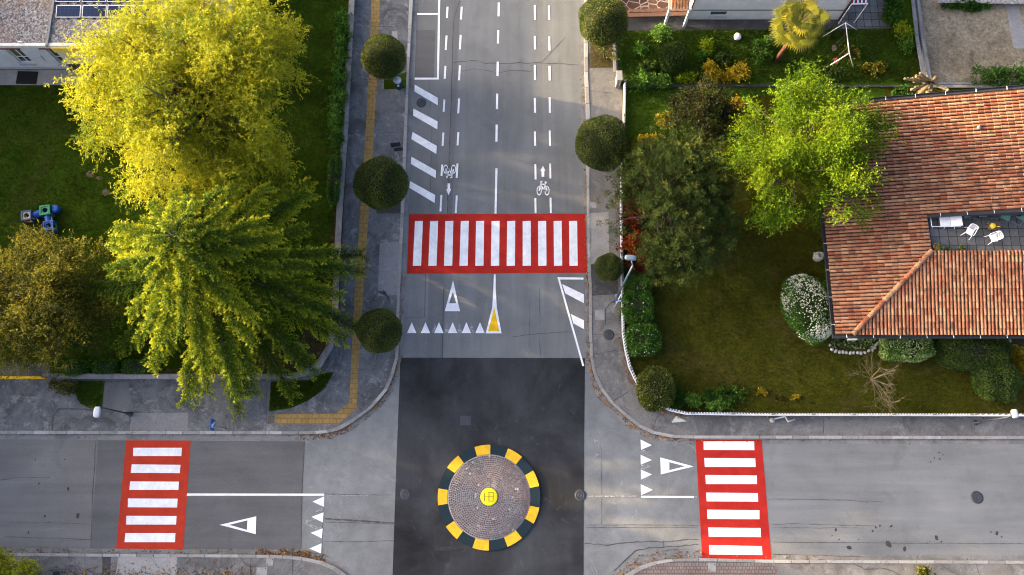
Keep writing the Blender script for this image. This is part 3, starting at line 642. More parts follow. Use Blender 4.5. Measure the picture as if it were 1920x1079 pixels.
mark('direction_arrow', [(841, 366.5), (836.5, 355), (839.2, 355), (839.2, 344.3), (844, 344.3), (844, 355), (846, 355)], north)
def bike(cx, cy, sx, sy, parent):
    """bicycle pictogram; unit box: wheels at (-1,0) and (1,0), handlebar up"""
    mb = MB(); T = lambda x, y: G(cx + x * sx, cy - y * sy, ZW)
    def stroke(pts, wd=.16):
        for a, b in zip(pts, pts[1:]):
            dx, dy = b[0] - a[0], b[1] - a[1]; l = math.hypot(dx, dy) or 1; nx, ny = -dy / l * wd, dx / l * wd * .55
            mb.poly([T(a[0] + nx, a[1] + ny), T(b[0] + nx, b[1] + ny), T(b[0] - nx, b[1] - ny), T(a[0] - nx, a[1] - ny)])
    for wx in (-1, 1):
        n = 22
        for k in range(n):
            t0, t1 = 2 * PI * k / n, 2 * PI * (k + 1) / n
            mb.poly([T(wx + .62 * math.cos(t0), .62 * math.sin(t0)), T(wx + .62 * math.cos(t1), .62 * math.sin(t1)), T(wx + .44 * math.cos(t1), .47 * math.sin(t1)), T(wx + .44 * math.cos(t0), .47 * math.sin(t0))])
    stroke([(-1, 0), (-.55, .95), (-.5, 1.15)]); stroke([(-.6, .85), (.55, .8)]); stroke([(-.6, .8), (.12, .05)]); stroke([(.1, .0), (.62, 1.05)]); stroke([(.12, .0), (1, .0)]); stroke([(.5, .8), (1, .0)])
    stroke([(-.75, 1.12), (-.15, 1.22)], .13); stroke([(.4, 1.12), (.9, 1.05)], .2); mb.poly([T(.0, -.05), T(.75, -.1), T(.75, .3), T(.1, .25)])
    return mb.build('bicycle_symbol', M['white'], parent)
bike(1018.3, 358, 7.4, 14.5, north); bike(843, 317.5, -7.4, -13.5, north)
# fallen leaves gathered in the gutters
rng = np.random.default_rng(11); Pl = []
for A, B, n, w0 in ((KB, KC, 700, (5, 19)), (RB, RC, 900, (2, 18)), (SB, SD, 900, (0, 5)), (TB, TC, 250, (1, 8)), (FENCE, [(x - 7, y + 5) for x, y in FENCE], 500, (1, 14))):
    for _ in range(n):
        i = rng.integers(max(0, w0[0]), min(len(A) - 1, w0[1])); t = rng.random(); s = rng.random() ** 1.5
        t = np.clip(t + .05 * rng.normal(), 0, 1) if rng.random() < .5 else (round(t * 7) / 7 + .03 * rng.normal())
        x = (A[i][0] * (1 - t) + A[i + 1][0] * t) * (1 - s) + (B[i][0] * (1 - t) + B[i + 1][0] * t) * s; y = (A[i][1] * (1 - t) + A[i + 1][1] * t) * (1 - s) + (B[i][1] * (1 - t) + B[i + 1][1] * t) * s
        Pl.append(G(x, y, .03 if A is not FENCE else .145))
for _ in range(500):
    Pl.append(G(rng.uniform(90, 480), 1079 - rng.exponential(7), .14))
Pl = np.array(Pl); D = rng.normal(size=Pl.shape) * np.array([1, 1, .12])
tag(quads('fallen_leaves', leafquads(rng, Pl, nrm(D), rng.uniform(.06, .15, len(Pl)), rng.uniform(.05, .09, len(Pl))), rng.random(len(Pl)), M['l_fallen'], None), 'brown fallen leaves gathered in the gutters', 'leaves', kind='stuff')
# short grass over the lawns
def grass(poly, n, z, h, seed):
    rg = np.random.default_rng(seed); P = np.array([G(x, y, z)[:2] for x, y in poly]); lo, hi = P.min(0), P.max(0)
    Q = rg.uniform(lo, hi, (n * 3, 2)); ins = np.zeros(len(Q), bool); j = len(P) - 1
    for i in range(len(P)):
        xi, yi = P[i]; xj, yj = P[j]
        ins ^= ((yi > Q[:, 1]) != (yj > Q[:, 1])) & (Q[:, 0] < (xj - xi) * (Q[:, 1] - yi) / (yj - yi + 1e-9) + xi); j = i
    Q = Q[ins][:n]; P3 = np.column_stack([Q, np.full(len(Q), z)]); D = nrm(rg.normal(size=P3.shape) * np.array([.8, .8, .1]) + np.array([0, 0, .8]))
    return leafquads(rg, P3, D, rg.uniform(.6, 1.3, len(Q)) * h, rg.uniform(.02, .05, len(Q)))
gv = np.concatenate([grass([(-60, 162), (640, 162), (636, 600), (560, 690), (-60, 690)], 44000, .12, .14, 1), grass([(420, -40), (655, -40), (645, 200), (420, 200)], 12000, .12, .14, 2), grass([(1172, 430), (1600, 430), (1600, 625), (1940, 660), (1940, 772), (1290, 772), (1200, 700), (1172, 600)], 40000, .12, .11, 3), grass([(1168, 60), (1712, 55), (1730, 155), (1168, 155)], 24000, .125, .16, 4), grass([(1168, 166), (1660, 166), (1420, 260), (1168, 262)], 6000, .125, .14, 5), grass([(139, 735), (146, 715), (196, 715), (191, 765), (150, 757)], 1200, .13, .14, 6), grass([(510, 718), (505, 770), (545, 764), (577, 750), (608, 728), (622, 702), (606, 702), (578, 715)], 2500, .13, .14, 7)])
tag(quads('grass', gv, np.clip(np.random.default_rng(9).normal(.45, .2, len(gv)), 0, 1), M['l_grass'], None), 'short uneven grass growing over the lawns', 'grass', kind='stuff')
# ================================================================== VEGETATION
def plant(name, base, label, cat, group=None): return thing(name, base, label, cat, group)
def arr(v): return np.array(v, float)
# ---- big yellow willow-like tree
rng = np.random.default_rng(21)
C = G(364, 170, 6.2); base = (C.x + .3, C.y - .5, .12)
t = plant('willow_tree', base, 'huge golden yellow feathery tree beside the flat roofed building', 'tree')
q1, cc = crown(rng, C, (6.75, 7.3, 5.2), 760, .38, 24, 13, .6, .15, .048, .42, .25, .12, -.7, 6, .2, .5, .17, out=.6, sup=170, supr=1.25)
mb = MB(); limbs(rng, mb, base, C, None, cc[rng.permutation(len(cc))[:80]], .38); mb.build('trunk', M['bark'], t)
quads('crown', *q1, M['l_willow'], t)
# ---- cedar
def cedar(rng, base, z0, z1, L0, nb, tuft=.075, twg=.24):
    base = arr(base); Q, T = [], []; wood = MB()
    wood.tube([(base[0], base[1], 0), (base[0] + .1, base[1], z1 * .5), (base[0], base[1] + .1, z1)], [.42, .26, .03], 9)
    for i in range(nb):
        f = (i + .5) / nb; z = z0 + (z1 - z0) * f ** .92; ln = min(7.7, (L0 * (1 - f) ** .8 + .7) * rng.uniform(.78, 1.06))
        az = i * 2.39996 + rng.normal() * .22; d = arr((math.cos(az), math.sin(az), 0)); sd = arr((-d[1], d[0], 0)); bend = rng.normal() * .12
        tt = np.linspace(0, 1, 14); X = ln * tt
        Cv = base * arr((1, 1, 0)) + d * X[:, None] + sd * (bend * ln * tt ** 2)[:, None]
        Cv[:, 2] = z + ln * ((.22 + .15 * f) * tt - (.44 - .12 * f) * tt ** 2.2)
        wood.tube([Vector(p) for p in Cv[::3]] + [Vector(Cv[-1])], list(np.interp(np.linspace(0, 1, len(Cv[::3]) + 1), [0, 1], [.035 + .012 * ln, .008])), 5, False)
        bt = rng.normal() * .12
        ntw = max(5, int(ln * .9 / twg))
        for j in range(ntw):
            tb = .14 + .86 * (j + rng.random() * .6) / ntw; p0 = arr([np.interp(tb, tt, Cv[:, k]) for k in range(3)])
            for s in (-1, 1):
                tl = min(.95, .19 * ln * (1.15 - tb) + .30) * rng.uniform(.55, 1.25)
                dd = d * (.62 + .3 * tb) + sd * s * .8 + rng.normal(size=3) * .14; dd[2] += .08; dd = dd / np.linalg.norm(dd)
                n = max(3, int(tl / tuft)); u = np.linspace(.0, 1, n)
                P = p0 + dd * (tl * u)[:, None]; P[:, 2] -= .55 * tl * u ** 1.9
                P = np.repeat(P, 6, 0); un = np.repeat(u, 6)
                DD = dd * .55 + rng.normal(size=P.shape) * .6; DD[:, 2] += .12 - .5 * un
                Q.append(leafquads(rng, P, nrm(DD), rng.uniform(.10, .20, len(P)), rng.uniform(.032, .055, len(P))))
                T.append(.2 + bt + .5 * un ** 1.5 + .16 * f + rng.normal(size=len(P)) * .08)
        n = int(ln / .05); u = np.linspace(.1, 1, n); P = np.stack([np.interp(u, tt, Cv[:, k]) for k in range(3)], 1)
        P = np.repeat(P, 4, 0) + rng.normal(size=(n * 4, 3)) * .03; un = np.repeat(u, 4); DD = d * .5 + rng.normal(size=P.shape) * .7; DD[:, 2] += .3
        Q.append(leafquads(rng, P, nrm(DD), rng.uniform(.1, .17, len(P)), .055)); T.append(.34 + .3 * un + bt + rng.normal(size=len(P)) * .08)
    return wood, np.concatenate(Q), np.clip(np.concatenate(T), 0, 1)
rng = np.random.default_rng(5)
b = G(426, 522, 3.0); base = (b.x, b.y, .12)
t = plant('cedar_tree', base, 'big green cedar with drooping feathery branches overhanging the corner pavement', 'tree')
wd, Q, T = cedar(rng, base, 1.8, 11.3, 8.6, 104, twg=.145)
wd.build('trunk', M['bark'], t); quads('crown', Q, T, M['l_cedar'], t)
# ---- scrubby tree at the left edge
rng = np.random.default_rng(31)
C = G(78, 560, 2.6); base = (C.x, C.y, .12)
t = plant('scrub_tree', base, 'broad olive brown bushy tree left of the cedar', 'tree')
q1, cc = crown(rng, C, (5.7, 4.3, 2.5), 500, .3, 24, 7, .36, .10, .055, .12, .3, .2, -.2, 6, .16, .45, .18, out=.6, sup=110, supr=.95)
mb = MB(); limbs(rng, mb, base, C, None, cc[rng.permutation(len(cc))[:90]], .22); mb.build('trunk', M['bark'], t); quads('crown', *q1, M['l_scrub'], t)
# ---- fresh green tree by the tiled house
rng = np.random.default_rng(33)
C = G(1516, 288, 4.8); base = (C.x - 1.0, C.y - .4, .12)
t = plant('maple_tree', base, 'fresh green leafy tree leaning over the terracotta roof', 'tree')
q1, cc = crown(rng, C, (4.7, 5.15, 3.3), 520, .3, 26, 9, .42, .105, .055, .25, .25, .12, -.7, 6, .2, .48, .16, out=.6, sup=105, supr=1.0)
mb = MB(); limbs(rng, mb, base, C, None, cc[rng.permutation(len(cc))[:55]], .24); mb.build('trunk', M['bark'], t); quads('crown', *q1, M['l_maple'], t)
# ---- pine
rng = np.random.default_rng(35)
C = G(1262, 388, 3.3); base = (C.x - .6, C.y - .2, .12)
t = plant('pine_tree', base, 'dark ragged pine leaning towards the kerb above the red shrubs', 'tree')
mb = MB(); Q, T = [], []
d = sphere_dirs(rng, 430, -.45); tips = arr(C) + d * arr((3.55, 4.45, 2.6)) * (rng.uniform(.3, 1.12, len(d)) ** .5)[:, None]
tips = tips[~((tips[:, 0] < G(1204, 440, 2.5).x) & (tips[:, 1] < G(1200, 395, 2.5).y))]
tips = np.concatenate([tips, [arr(G(1140, 418, 2.4)), arr(G(1148, 422, 2.4)), arr(G(1165, 425, 2.5)), arr(G(1252, 510, 2.2)), arr(G(1262, 500, 2.2))]])
limbs(rng, mb, base, C, None, tips[rng.permutation(len(tips))[:110]], .2); mb.build('trunk', M['bark'], t)
for p in tips:
    for _ in range(rng.integers(4, 8)):
        c = p + rng.normal(size=3) * arr((.38, .38, .25)); n = 42; D = rng.normal(size=(n, 3)); D[:, 2] += .55
        s = rng.uniform(.04, .2, (n, 1)); D = nrm(D)
        Q.append(leafquads(rng, c + D * s * .6, D, rng.uniform(.14, .26, n), .034)); T.append(np.full(n, .42 + rng.normal() * .17) + rng.normal(size=n) * .08)
quads('crown', np.concatenate(Q), np.clip(np.concatenate(T), 0, 1), M['l_pine'], t)
# ---- dark yew
rng = np.random.default_rng(36)
C = G(1318, 212, 1.9); base = (C.x, C.y, .12)
t = plant('yew_bush', base, 'nearly black evergreen bush between the pine and the green tree', 'bush')
q1, cc = crown(rng, C, (2.25, 2.15, 1.7), 170, .18, 20, 7, .26, .10, .05, .0, .5, .4, -.4, 6, .12, .42, .2, out=.6, sup=45, supr=.5)
mb = MB(); limbs(rng, mb, base, C, None, cc[:25], .12); mb.build('trunk', M['bark'], t); quads('crown', *q1, M['l_dark'], t)
# ---- clipped round street trees
rng = np.random.default_rng(41)
def clipped(rng, R, sq=1.0, n=15000, leaf=.085, zmin=-1.0, tvar=.2, depth=.12, lump=.02):
    d = sphere_dirs(rng, n, zmin); ph = rng.uniform(0, 6, 4); ax = sphere_dirs(rng, 4)
    bump = 1 + lump * sum(np.sin(7 * (d @ ax[i]) + ph[i]) for i in range(4))
    r = bump * (1 - depth * rng.random(n) ** 2.2)
    dd = np.sign(d) * np.abs(d) ** sq; P = dd * np.array(R) * r[:, None]
    D = nrm(d * .45 + rng.normal(size=d.shape) * .75)
    return leafquads(rng, P, D, leaf * rng.uniform(.7, 1.35, n), leaf * .6 * rng.uniform(.7, 1.3, n)), np.clip(.45 + .10 * np.sin(5 * (d @ ax[0]) + ph[1]) + .10 * np.sin(9 * (d @ ax[2]) + ph[3]) + rng.normal(size=n) * tvar, 0, 1)
def core_mb(R, sq=1.0, k=.9, zmin=-1):
    bm = bmesh.new(); bmesh.ops.create_icosphere(bm, subdivisions=3, radius=1); mb = MB()
    vs = [((abs(v.co.x) ** sq) * math.copysign(1, v.co.x) * R[0] * k, (abs(v.co.y) ** sq) * math.copysign(1, v.co.y) * R[1] * k, max(zmin, (abs(v.co.z) ** sq) * math.copysign(1, v.co.z)) * R[2] * k) for v in bm.verts]
    mb.add(vs, [[v.index for v in f.verts] for f in bm.faces], None, True); bm.free(); return mb
def ball_tree():
    t = thing('clipped_tree', (0, 0, 0), 'x', 'tree', 'clipped round street trees')
    mb = MB(); mb.tube([(0, 0, 0), (.03, .02, .8), (0, 0, 1.6)], [.13, .10, .09], 8)
    for a in range(6): mb.tube([(0, 0, 1.3), (math.cos(a) * .4, math.sin(a) * .4, 1.9), (math.cos(a) * .9, math.sin(a) * .9, 2.6)], [.06, .045, .02], 5)
    mb.build('trunk', M['bark'], t)
    V, T = clipped(rng, (1.62, 1.62, 1.38), n=20000, leaf=.08, depth=.15, lump=.018, tvar=.2); V[:, :, 2] += 2.55
    c = quads('crown', V, T, M['l_ball'], t)
    k = core_mb((1.62, 1.62, 1.38), 1, .86); k.v = [(x, y, z + 2.55) for x, y, z in k.v]; k.build('dark_core', M['core'], c)
    return t
bt0 = None
for i, (px, py, dpx, lab) in enumerate([(720, 109, 83, 'clipped round tree with golden side above the litter bin on the tactile path'), (716, 347, 98, 'large clipped dark ball tree beside the upper diagonal hatch bars'), (711.5, 621, 84, 'clipped dark ball tree beside the row of white shark teeth'),
        (1131, 41, 92, 'clipped golden ball tree beside the crazy paving'), (1129.5, 272, 102, 'clipped ball tree with lit top on the narrow pavement above the pine'), (1141.5, 503, 54, 'smallest clipped ball tree under the street lamp head')]):
    s = dpx / ppm(py, 2.55) / 2 / 1.62
    c = G(px, py, 2.55 * s); L = (c.x, c.y, .12)
    if bt0 is None: bt0 = ball_tree(); o = bt0; o["label"] = lab; o.location = L; o.scale = (s,) * 3
    else: o = copy_tree(bt0, None, lab, L, random.uniform(0, 6), (s, s, s * random.uniform(.95, 1.05)))
# shoots growing out below the golden ball tree
rng = np.random.default_rng(44)
def tuft_plant(name, px, py, z, R, mat, label, cat='shrub', group=None, ncl=24, leaf=.11, wid=.07, up=.35, tint=.5, ns=16, inner=.2, zmin=-.3, k=5, droop=.1, stem=True):
    C = G(px, py, z); base = (C.x, C.y, .12); t = plant(name, base, label, cat, group)
    q1, cc = crown(rng, C, R, ncl, min(R) * .28, ns, k, min(R) * .42, leaf, wid, droop, up, inner, zmin, 4, .16, tint, .14)
    if stem:
        mb = MB()
        for tg in cc[:10]:
            m = (arr(base) + tg) / 2 + arr((0, 0, .1)); mb.tube([Vector(base), Vector(m), Vector(tg)], [.03, .02, .008], 5, False)
        mb.build('stem', M['bark'], t)
    quads('foliage', *q1, mat, t); return t
tuft_plant('climbing_shrub', 1137, 88, 1.6, (.75, .6, .7), M['l_ball'], 'straggly golden shoots hanging below the ball tree by the crazy paving', ncl=16, tint=.6)
# ---- shrubs along the park wall
for i, (px, py, rx, ry, z, tint, lab) in enumerate([(647, 62, .45, 1.05, .6, .4, 'small green shrub against the park wall near the top edge'), (644, 40, .4, .8, .5, .35, 'dark green shrub topmost along the park wall'), (643, 92, .38, .8, .6, .45, 'green shrub second down the park wall'), (641, 122, .42, .85, .7, .4, 'green wall shrub level with the parking bay end'),
        (639, 158, .48, .95, .7, .45, 'green wall shrub level with the first hatch bar'), (635, 192, .48, .9, .7, .6, 'yellow green wall shrub level with the second hatch bar'), (632, 222, .42, .9, .7, .55, 'slim yellow green wall shrub above the dark clipped one'), (631, 256, .42, 1.0, .7, .42, 'thin wall shrub level with the dark round sign')]):
    tuft_plant('wall_shrub', px, py, z, (rx, ry, .6), M['l_hedge'], lab, group='shrubs along the park wall', ncl=22, tint=tint, leaf=.12)
def clip_hedge(name, px, py, z, R, sq, mat, label, cat='hedge', n=9000, leaf=.08, rz=0, flowers=0, depth=.16, tvar=.2, lump=.03, group=None):
    C = G(px, py, z); t = plant(name, (C.x, C.y, .12), label, cat, group)
    V, T = clipped(rng, R, sq, n, leaf, -.75, tvar, depth, lump)
    Rm = np.array(Matrix.Rotation(rz, 3, 'Z')); V = V @ Rm.T
    f = quads('foliage', V + arr(C), T, mat, t)
    k = core_mb(R, sq, .84, -.9); k.v = [tuple(Rm @ arr(p) + arr(C)) for p in k.v]; k.build('dark_core', M['core'], f)
    if flowers:
        d = sphere_dirs(rng, flowers, -.2); keep = (np.sin(4 * d[:, 0] + 1.3) + np.sin(5 * d[:, 1]) + rng.normal(size=len(d)) * .8) > -.4; d = d[keep]
        P = np.sign(d) * np.abs(d) ** sq * arr(R) * 1.01; P = P @ Rm.T + arr(C); n_ = len(P)
        P4 = np.repeat(P, 2, 0); D = nrm(rng.normal(size=P4.shape) * arr((1, 1, .35)))
        quads('blossom', leafquads(rng, P4 - D * .04, D, .1, .075), rng.random(len(P4)), M['blossom'], t)
    return t
clip_hedge('clipped_hedge', 627.5, 338, .7, (.42, 1.65, .62), .6, M['l_hedge'], 'narrow clipped hedge block on the park wall beside the cedar', n=7000)
clip_hedge('park_hedge', 260, 690, .45, (1.0, .5, .45), .6, M['l_hedge'], 'low green shrub below the cedar by the wall, right of a pair', 'shrub', 3500, group='low shrubs inside the lower park wall')
clip_hedge('park_hedge', 199, 690, .45, (.75, .5, .45), .7, M['l_hedge'], 'low green shrub by the lower wall, between the olive tree and cedar', 'shrub', 3000, group='low shrubs inside the lower park wall')
clip_hedge('park_hedge', 143, 692, .5, (.8, .55, .5), .8, M['l_hedge'], 'low leafy shrub at the wall end next to the yellow gate', 'shrub', 3000, group='low shrubs inside the lower park wall')
tuft_plant('verge_shrub', 121, 722, .5, (.85, .5, .45), M['l_scrub'], 'grey green shrub outside the wall beside the small grass verge', tint=.35, ncl=20, leaf=.09)
# ---- hedges of the right garden
clip_hedge('clipped_hedge', 1194, 576, .75, (.92, 1.0, .7), .55, M['l_hedge'], 'square clipped hedge block below the street lamp with few white flowers', n=11000, leaf=.11, flowers=60)
clip_hedge('clipped_hedge', 1194, 545, .75, (.85, .9, .6), .6, M['l_hedge'], 'dark clipped hedge between the small ball tree and the square hedge', n=7000, leaf=.1)
clip_hedge('flowering_shrub', 1204, 637, .7, (1.02, .98, .7), .75, M['l_hedge'], 'round brownish green shrub sprinkled with white blossom inside the fence bend', 'shrub', 9000, .12, flowers=170, tvar=.28)
clip_hedge('dome_shrub', 1229, 729, .85, (1.12, 1.3, .85), .9, M['l_ball'], 'rounded grey green dome shrub inside the curved white fence', 'shrub', 11000, .1, flowers=25, tvar=.24)
clip_hedge('flowering_shrub', 1514, 578, 1.0, (1.35, 2.1, 1.0), .85, M['l_hedge'], 'tall dark shrub covered in white blossom beside the roof corner', 'shrub', 15000, .1, flowers=3000, rz=.28)
tuft_plant('dark_shrub', 1545, 560, 1.1, (.6, 1.1, .6), M['l_hedge'], 'dark green shrub against the house wall behind the white blossom shrub', tint=.3, ncl=26)
clip_hedge('variegated_shrub', 1699, 653, .85, (1.6, .78, .8), .7, M['l_var'], 'pale variegated rounded hedge under the terracotta eave', 'shrub', 13000, .11, tvar=.27)
clip_hedge('box_hedge', 1823, 661, .95, (2.1, 1.02, .9), .7, M['l_box'], 'large dark green clipped hedge under the eave', n=19000, leaf=.09)
clip_hedge('corner_shrub', 1866, 712, .8, (1.42, 1.28, .8), .9, M['l_box'], 'dark green rounded shrub in front of the large box hedge', 'shrub', 13000, .1, lump=.05, tvar=.24)
tuft_plant('golden_shrub', 1899, 661, .5, (.42, .35, .4), M['l_gold'], 'small yellow shrub right of the large box hedge', tint=.45, ncl=14)
tuft_plant('golden_shrub', 1915, 684, .5, (.5, .6, .4), M['l_gold'], 'yellow shrub at the right edge behind the corner shrub', tint=.4, ncl=16)
for px, py, R, lab, ti in [(1300, 752, (.42, .36, .3), 'light green tuft beside the dome shrub', .75), (1342, 757, (.6, .38, .32), 'light green leafy tuft at the middle of the fence planting', .75), (1358, 742, (1.3, .5, .34), 'dark low shrub bank behind the light green tufts', .25), (1272, 748, (.45, .55, .3), 'dark ground shrub wedged against the dome shrub', .2)]:
    tuft_plant('garden_shrub', px, py, .3, R, M['l_hedge'], lab, tint=ti, ncl=26, leaf=.1)
for px, py, lab in [(1430, 733, 'small reddish plant on the lawn, leftmost of three'), (1460, 748, 'tiny withered plant on the lawn, middle of three'), (1494, 745, 'small yellow green plant on the lawn, rightmost of three')]:
    tuft_plant('lawn_plant', px, py, .2, (.28, .28, .16) if px != 1460 else (.16, .16, .1), M['l_scrub'] if px == 1460 else M['l_gold'], lab, 'plant', tint=.3, ncl=8, ns=12, leaf=.09)
for px, py, R, lab, z in [(1187, 405, (.6, .85, .5), 'dark red shrub by the fence under the pine', .8), (1190, 462, (.8, .65, .5), 'bright orange red shrub beside the zebra crossing fence', 1.0), (1205, 492, (.9, .5, .4), 'deep red shrub behind the street lamp head', .8)]:
    tuft_plant('red_shrub', px, py, z, R, M['l_red'], lab, group='red shrubs under the pine', tint=.6 if py == 462 else .32, ncl=36, leaf=.12, ns=18)
# ---- upper garden
for px, py, R, z, mt, ti, lab in [(1243, 64, (.75, .5, .4), .45, 'l_hedge', .75, 'light green spreading shrub near the dark house path'), (1200, 92, (.3, .3, .3), .3, 'l_hedge', .5, 'little green plant by the ball tree in the clover lawn'), (1325, 92, (.4, .45, .35), .4, 'l_maple', .5, 'small yellow green plant in the clover lawn'), (1318, 108, (.3, .3, .3), .3, 'l_hedge', .35, 'small dark plant below the yellow green one'),
        (1204, 155, (.75, .6, .45), .5, 'l_hedge', .5, 'green shrub at the left end of the garden divide'), (1240, 152, (.5, .4, .4), .45, 'l_hedge', .65, 'green shrub second from the left end of the garden divide'), (1286, 148, (.6, .3, .35), .45, 'l_maple', .55, 'yellow green shrub in the middle of the garden divide'), (1330, 128, (.3, .6, .5), .7, 'l_gold', .55, 'golden upright shoots left in the yellow planting'),
        (1345, 145, (1.0, .3, .4), .6, 'l_gold', .5, 'long low golden shrub in front of the dark yew'), (1385, 138, (.5, .6, .5), .8, 'l_gold', .55, 'golden shrub beside the fresh green tree'), (1692, 58, (.42, .5, .45), .8, 'l_maple', .7, 'light yellow green sapling by the yard wall'), (1698, 85, (.35, .5, .35), .5, 'l_hedge', .55, 'dark leafy shrub below the sapling by the yard wall'), (1226, 262, (1.1, .3, .3), .6, 'l_gold', .45, 'golden low shrub above the pine beside the ball tree'), (1255, 275, (.9, .5, .4), .8, 'l_maple', .35, 'dull green shrub behind the pine top'),
        (1250, 228, (.5, .5, .4), .6, 'l_scrub', .6, 'brownish shrub left of the dark yew'), (1380, 195, (.3, .3, .3), .6, 'l_gold', .7, 'tiny orange shrub right of the dark yew'),
        (1428, 96, (.7, .9, .4), .4, 'l_hedge', .3, 'dark shrub mass left of the palm trunk'), (1352, 112, (.5, .4, .35), .4, 'l_box', .5, 'dull green shrub between the bushes and golden planting'), (1560, 138, (.8, .35, .35), .4, 'l_box', .45, 'dark low shrub below the swing frame'), (1640, 128, (.8, .5, .3), .3, 'l_scrub', .6, 'golden brown weeds in the clover near the yard wall'), (1600, 100, (.7, .6, .15), .15, 'l_scrub', .7, 'weed patch in a sunlit colour beside the swing frame'),  # last weed patch: sun on the grass put into its colour
        (1215, 128, (.6, .4, .3), .3, 'l_box', .5, 'dark leafy patch behind the gate pillar'), (1290, 182, (.6, .3, .35), .4, 'l_hedge', .4, 'dark green shrub below the garden divide'), (1560, 62, (.5, .3, .25), .3, 'l_box', .5, 'small dark shrub between palm and patio')]:
    tuft_plant('garden_shrub', px, py, z, R, M[mt], lab, tint=ti, ncl=20, leaf=.10)
clip_hedge('round_bush', 1262, 108, .8, (.85, .95, .8), .9, M['l_box'], 'dark rounded bush with sunlit side in the clover lawn', 'bush', 8000, .1, tvar=.25)
for px, py, R, z, lab in [(1880, 146, (1.9, .75, .6), .7, 'dark green bush bank between sandy yard and tiled roof'), (1690, 178, (.6, .4, .3), .4, 'low dark shrub beside the pollarded tree'), (1815, 12, (1.7, .25, .25), .3, 'low green planting along the stone wall at the yard'), (1675, 20, (.5, 1.1, .4), .5, 'dark ivy strip between patio and yard wall')]:
    tuft_plant('border_shrub', px, py, z, R, M['l_hedge'], lab, tint=.35, ncl=46, leaf=.12, ns=18)
tuft_plant('corner_bush', 22, 1066, 1.0, (1.55, .75, .9), M['l_willow'], 'yellow green bush in the lower left corner', 'bush', ncl=42, tint=.5, ns=22)
tuft_plant('corner_bush', 74, 1092, .7, (.6, .5, .6), M['l_willow'], 'smaller yellow green bush beside the dark box at the lower edge', 'bush', ncl=20, tint=.4, ns=18)
tuft_plant('corner_bush', 1738, 1082, .8, (.7, .4, .5), M['l_scrub'], 'olive shrub peeking over the lower edge of the photo', 'bush', ncl=14, tint=.4)
# ---- palm
rng = np.random.default_rng(52)
C = G(1499, 46, 4.6); base = (C.x - .05, C.y + .05, .12)
t = plant('fan_palm', base, 'golden fan palm standing in front of the white house', 'palm tree')
mb = MB(); mb.tube([base, (C.x, C.y, 2.2), (C.x, C.y, 4.5)], [.19, .16, .14], 9); mb.build('trunk', M['brown'], t)
Q, T = [], []; stems = MB()
for i in range(46):
    az = i * 2.39996; el = 1.4 - 2.3 * (i / 45) ** 1.15 + rng.normal() * .1; ln = rng.uniform(.85, 1.35)
    d = arr((math.cos(az) * math.cos(el), math.sin(az) * math.cos(el), math.sin(el))); hub = arr(C) + d * ln
    hub[2] -= .15 * (1 - math.sin(max(el, 0)))
    stems.tube([C, Vector((arr(C) + hub) / 2), Vector(hub)], [.022, .016, .012], 5, False)
    hub = arr(C) + d * ln * (.35 + .65 * min(1, i / 22)); d = nrm(arr((math.cos(az), math.sin(az), .45 * math.sin(el)))); sdv = nrm(np.cross(d, arr((0, 0, 1)))); upv = np.cross(sdv, d); tb = .45 + rng.normal() * .2 - (.25 if el < -.4 else 0)
    for a in (np.linspace(-2.7, 2.7, 21) if i < 9 else np.linspace(-1.65, 1.65, 15)):
        dd = d * math.cos(a) + sdv * math.sin(a); l = .78 * (1 - .12 * abs(a)) * rng.uniform(.85, 1.1); s2 = nrm(np.cross(dd, upv)) * .042
        m = hub + dd * l * .6 - arr((0, 0, .03)); e = hub + dd * l - arr((0, 0, .16 * l + .06 * rng.random()))
        Q.append(np.stack([hub - s2 * .3, m - s2, m + s2, hub + s2 * .3])); T.append(tb)
        Q.append(np.stack([m - s2, e - s2 * .1, e + s2 * .1, m + s2])); T.append(tb + .12)
fr = quads('fronds', np.array(Q), np.clip(np.array(T), 0, 1), M['l_palm'], t); stems.build('stalks', M['bark'], fr)
# ---- pollarded tree by the roof
rng = np.random.default_rng(53)
base = G(1716, 183, .12); t = plant('pollarded_tree', base, 'bare pollarded tree with knobbly golden limbs at the roof edge', 'tree')
mb = MB(); top = Vector((base.x + .1, base.y + .1, 2.2)); mb.tube([base, top], [.2, .16], 9)
cr = MB()
for px, py, z in [(1698, 148, 3.5), (1718, 142, 3.6), (1725, 138, 3.6), (1752, 146, 3.7), (1778, 170, 3.2), (1710, 168, 3.0), (1745, 183, 2.8), (1740, 176, 3.0)]:
    e = G(px, py, z); m = top.lerp(e, .5) + Vector((rng.normal() * .1, rng.normal() * .08, -.1))
    cr.tube([top - Vector((0, 0, .15)), top.lerp(m, .5), m, m.lerp(e, .6), e], [.11, .095, .085, .075, .07], 7)
    for s in np.linspace(.35, 1, 5):
        p = m.lerp(e, s) + Vector(tuple(rng.normal(size=3) * .05)); cr.lathe(p - Vector((0, 0, .08)), [(.03, 0), (.10, .05), (.10, .11), (.03, .16)], 7)
mb.build('trunk', M['barkgold'], t); cr.build('limbs', M['barkgold'], t)
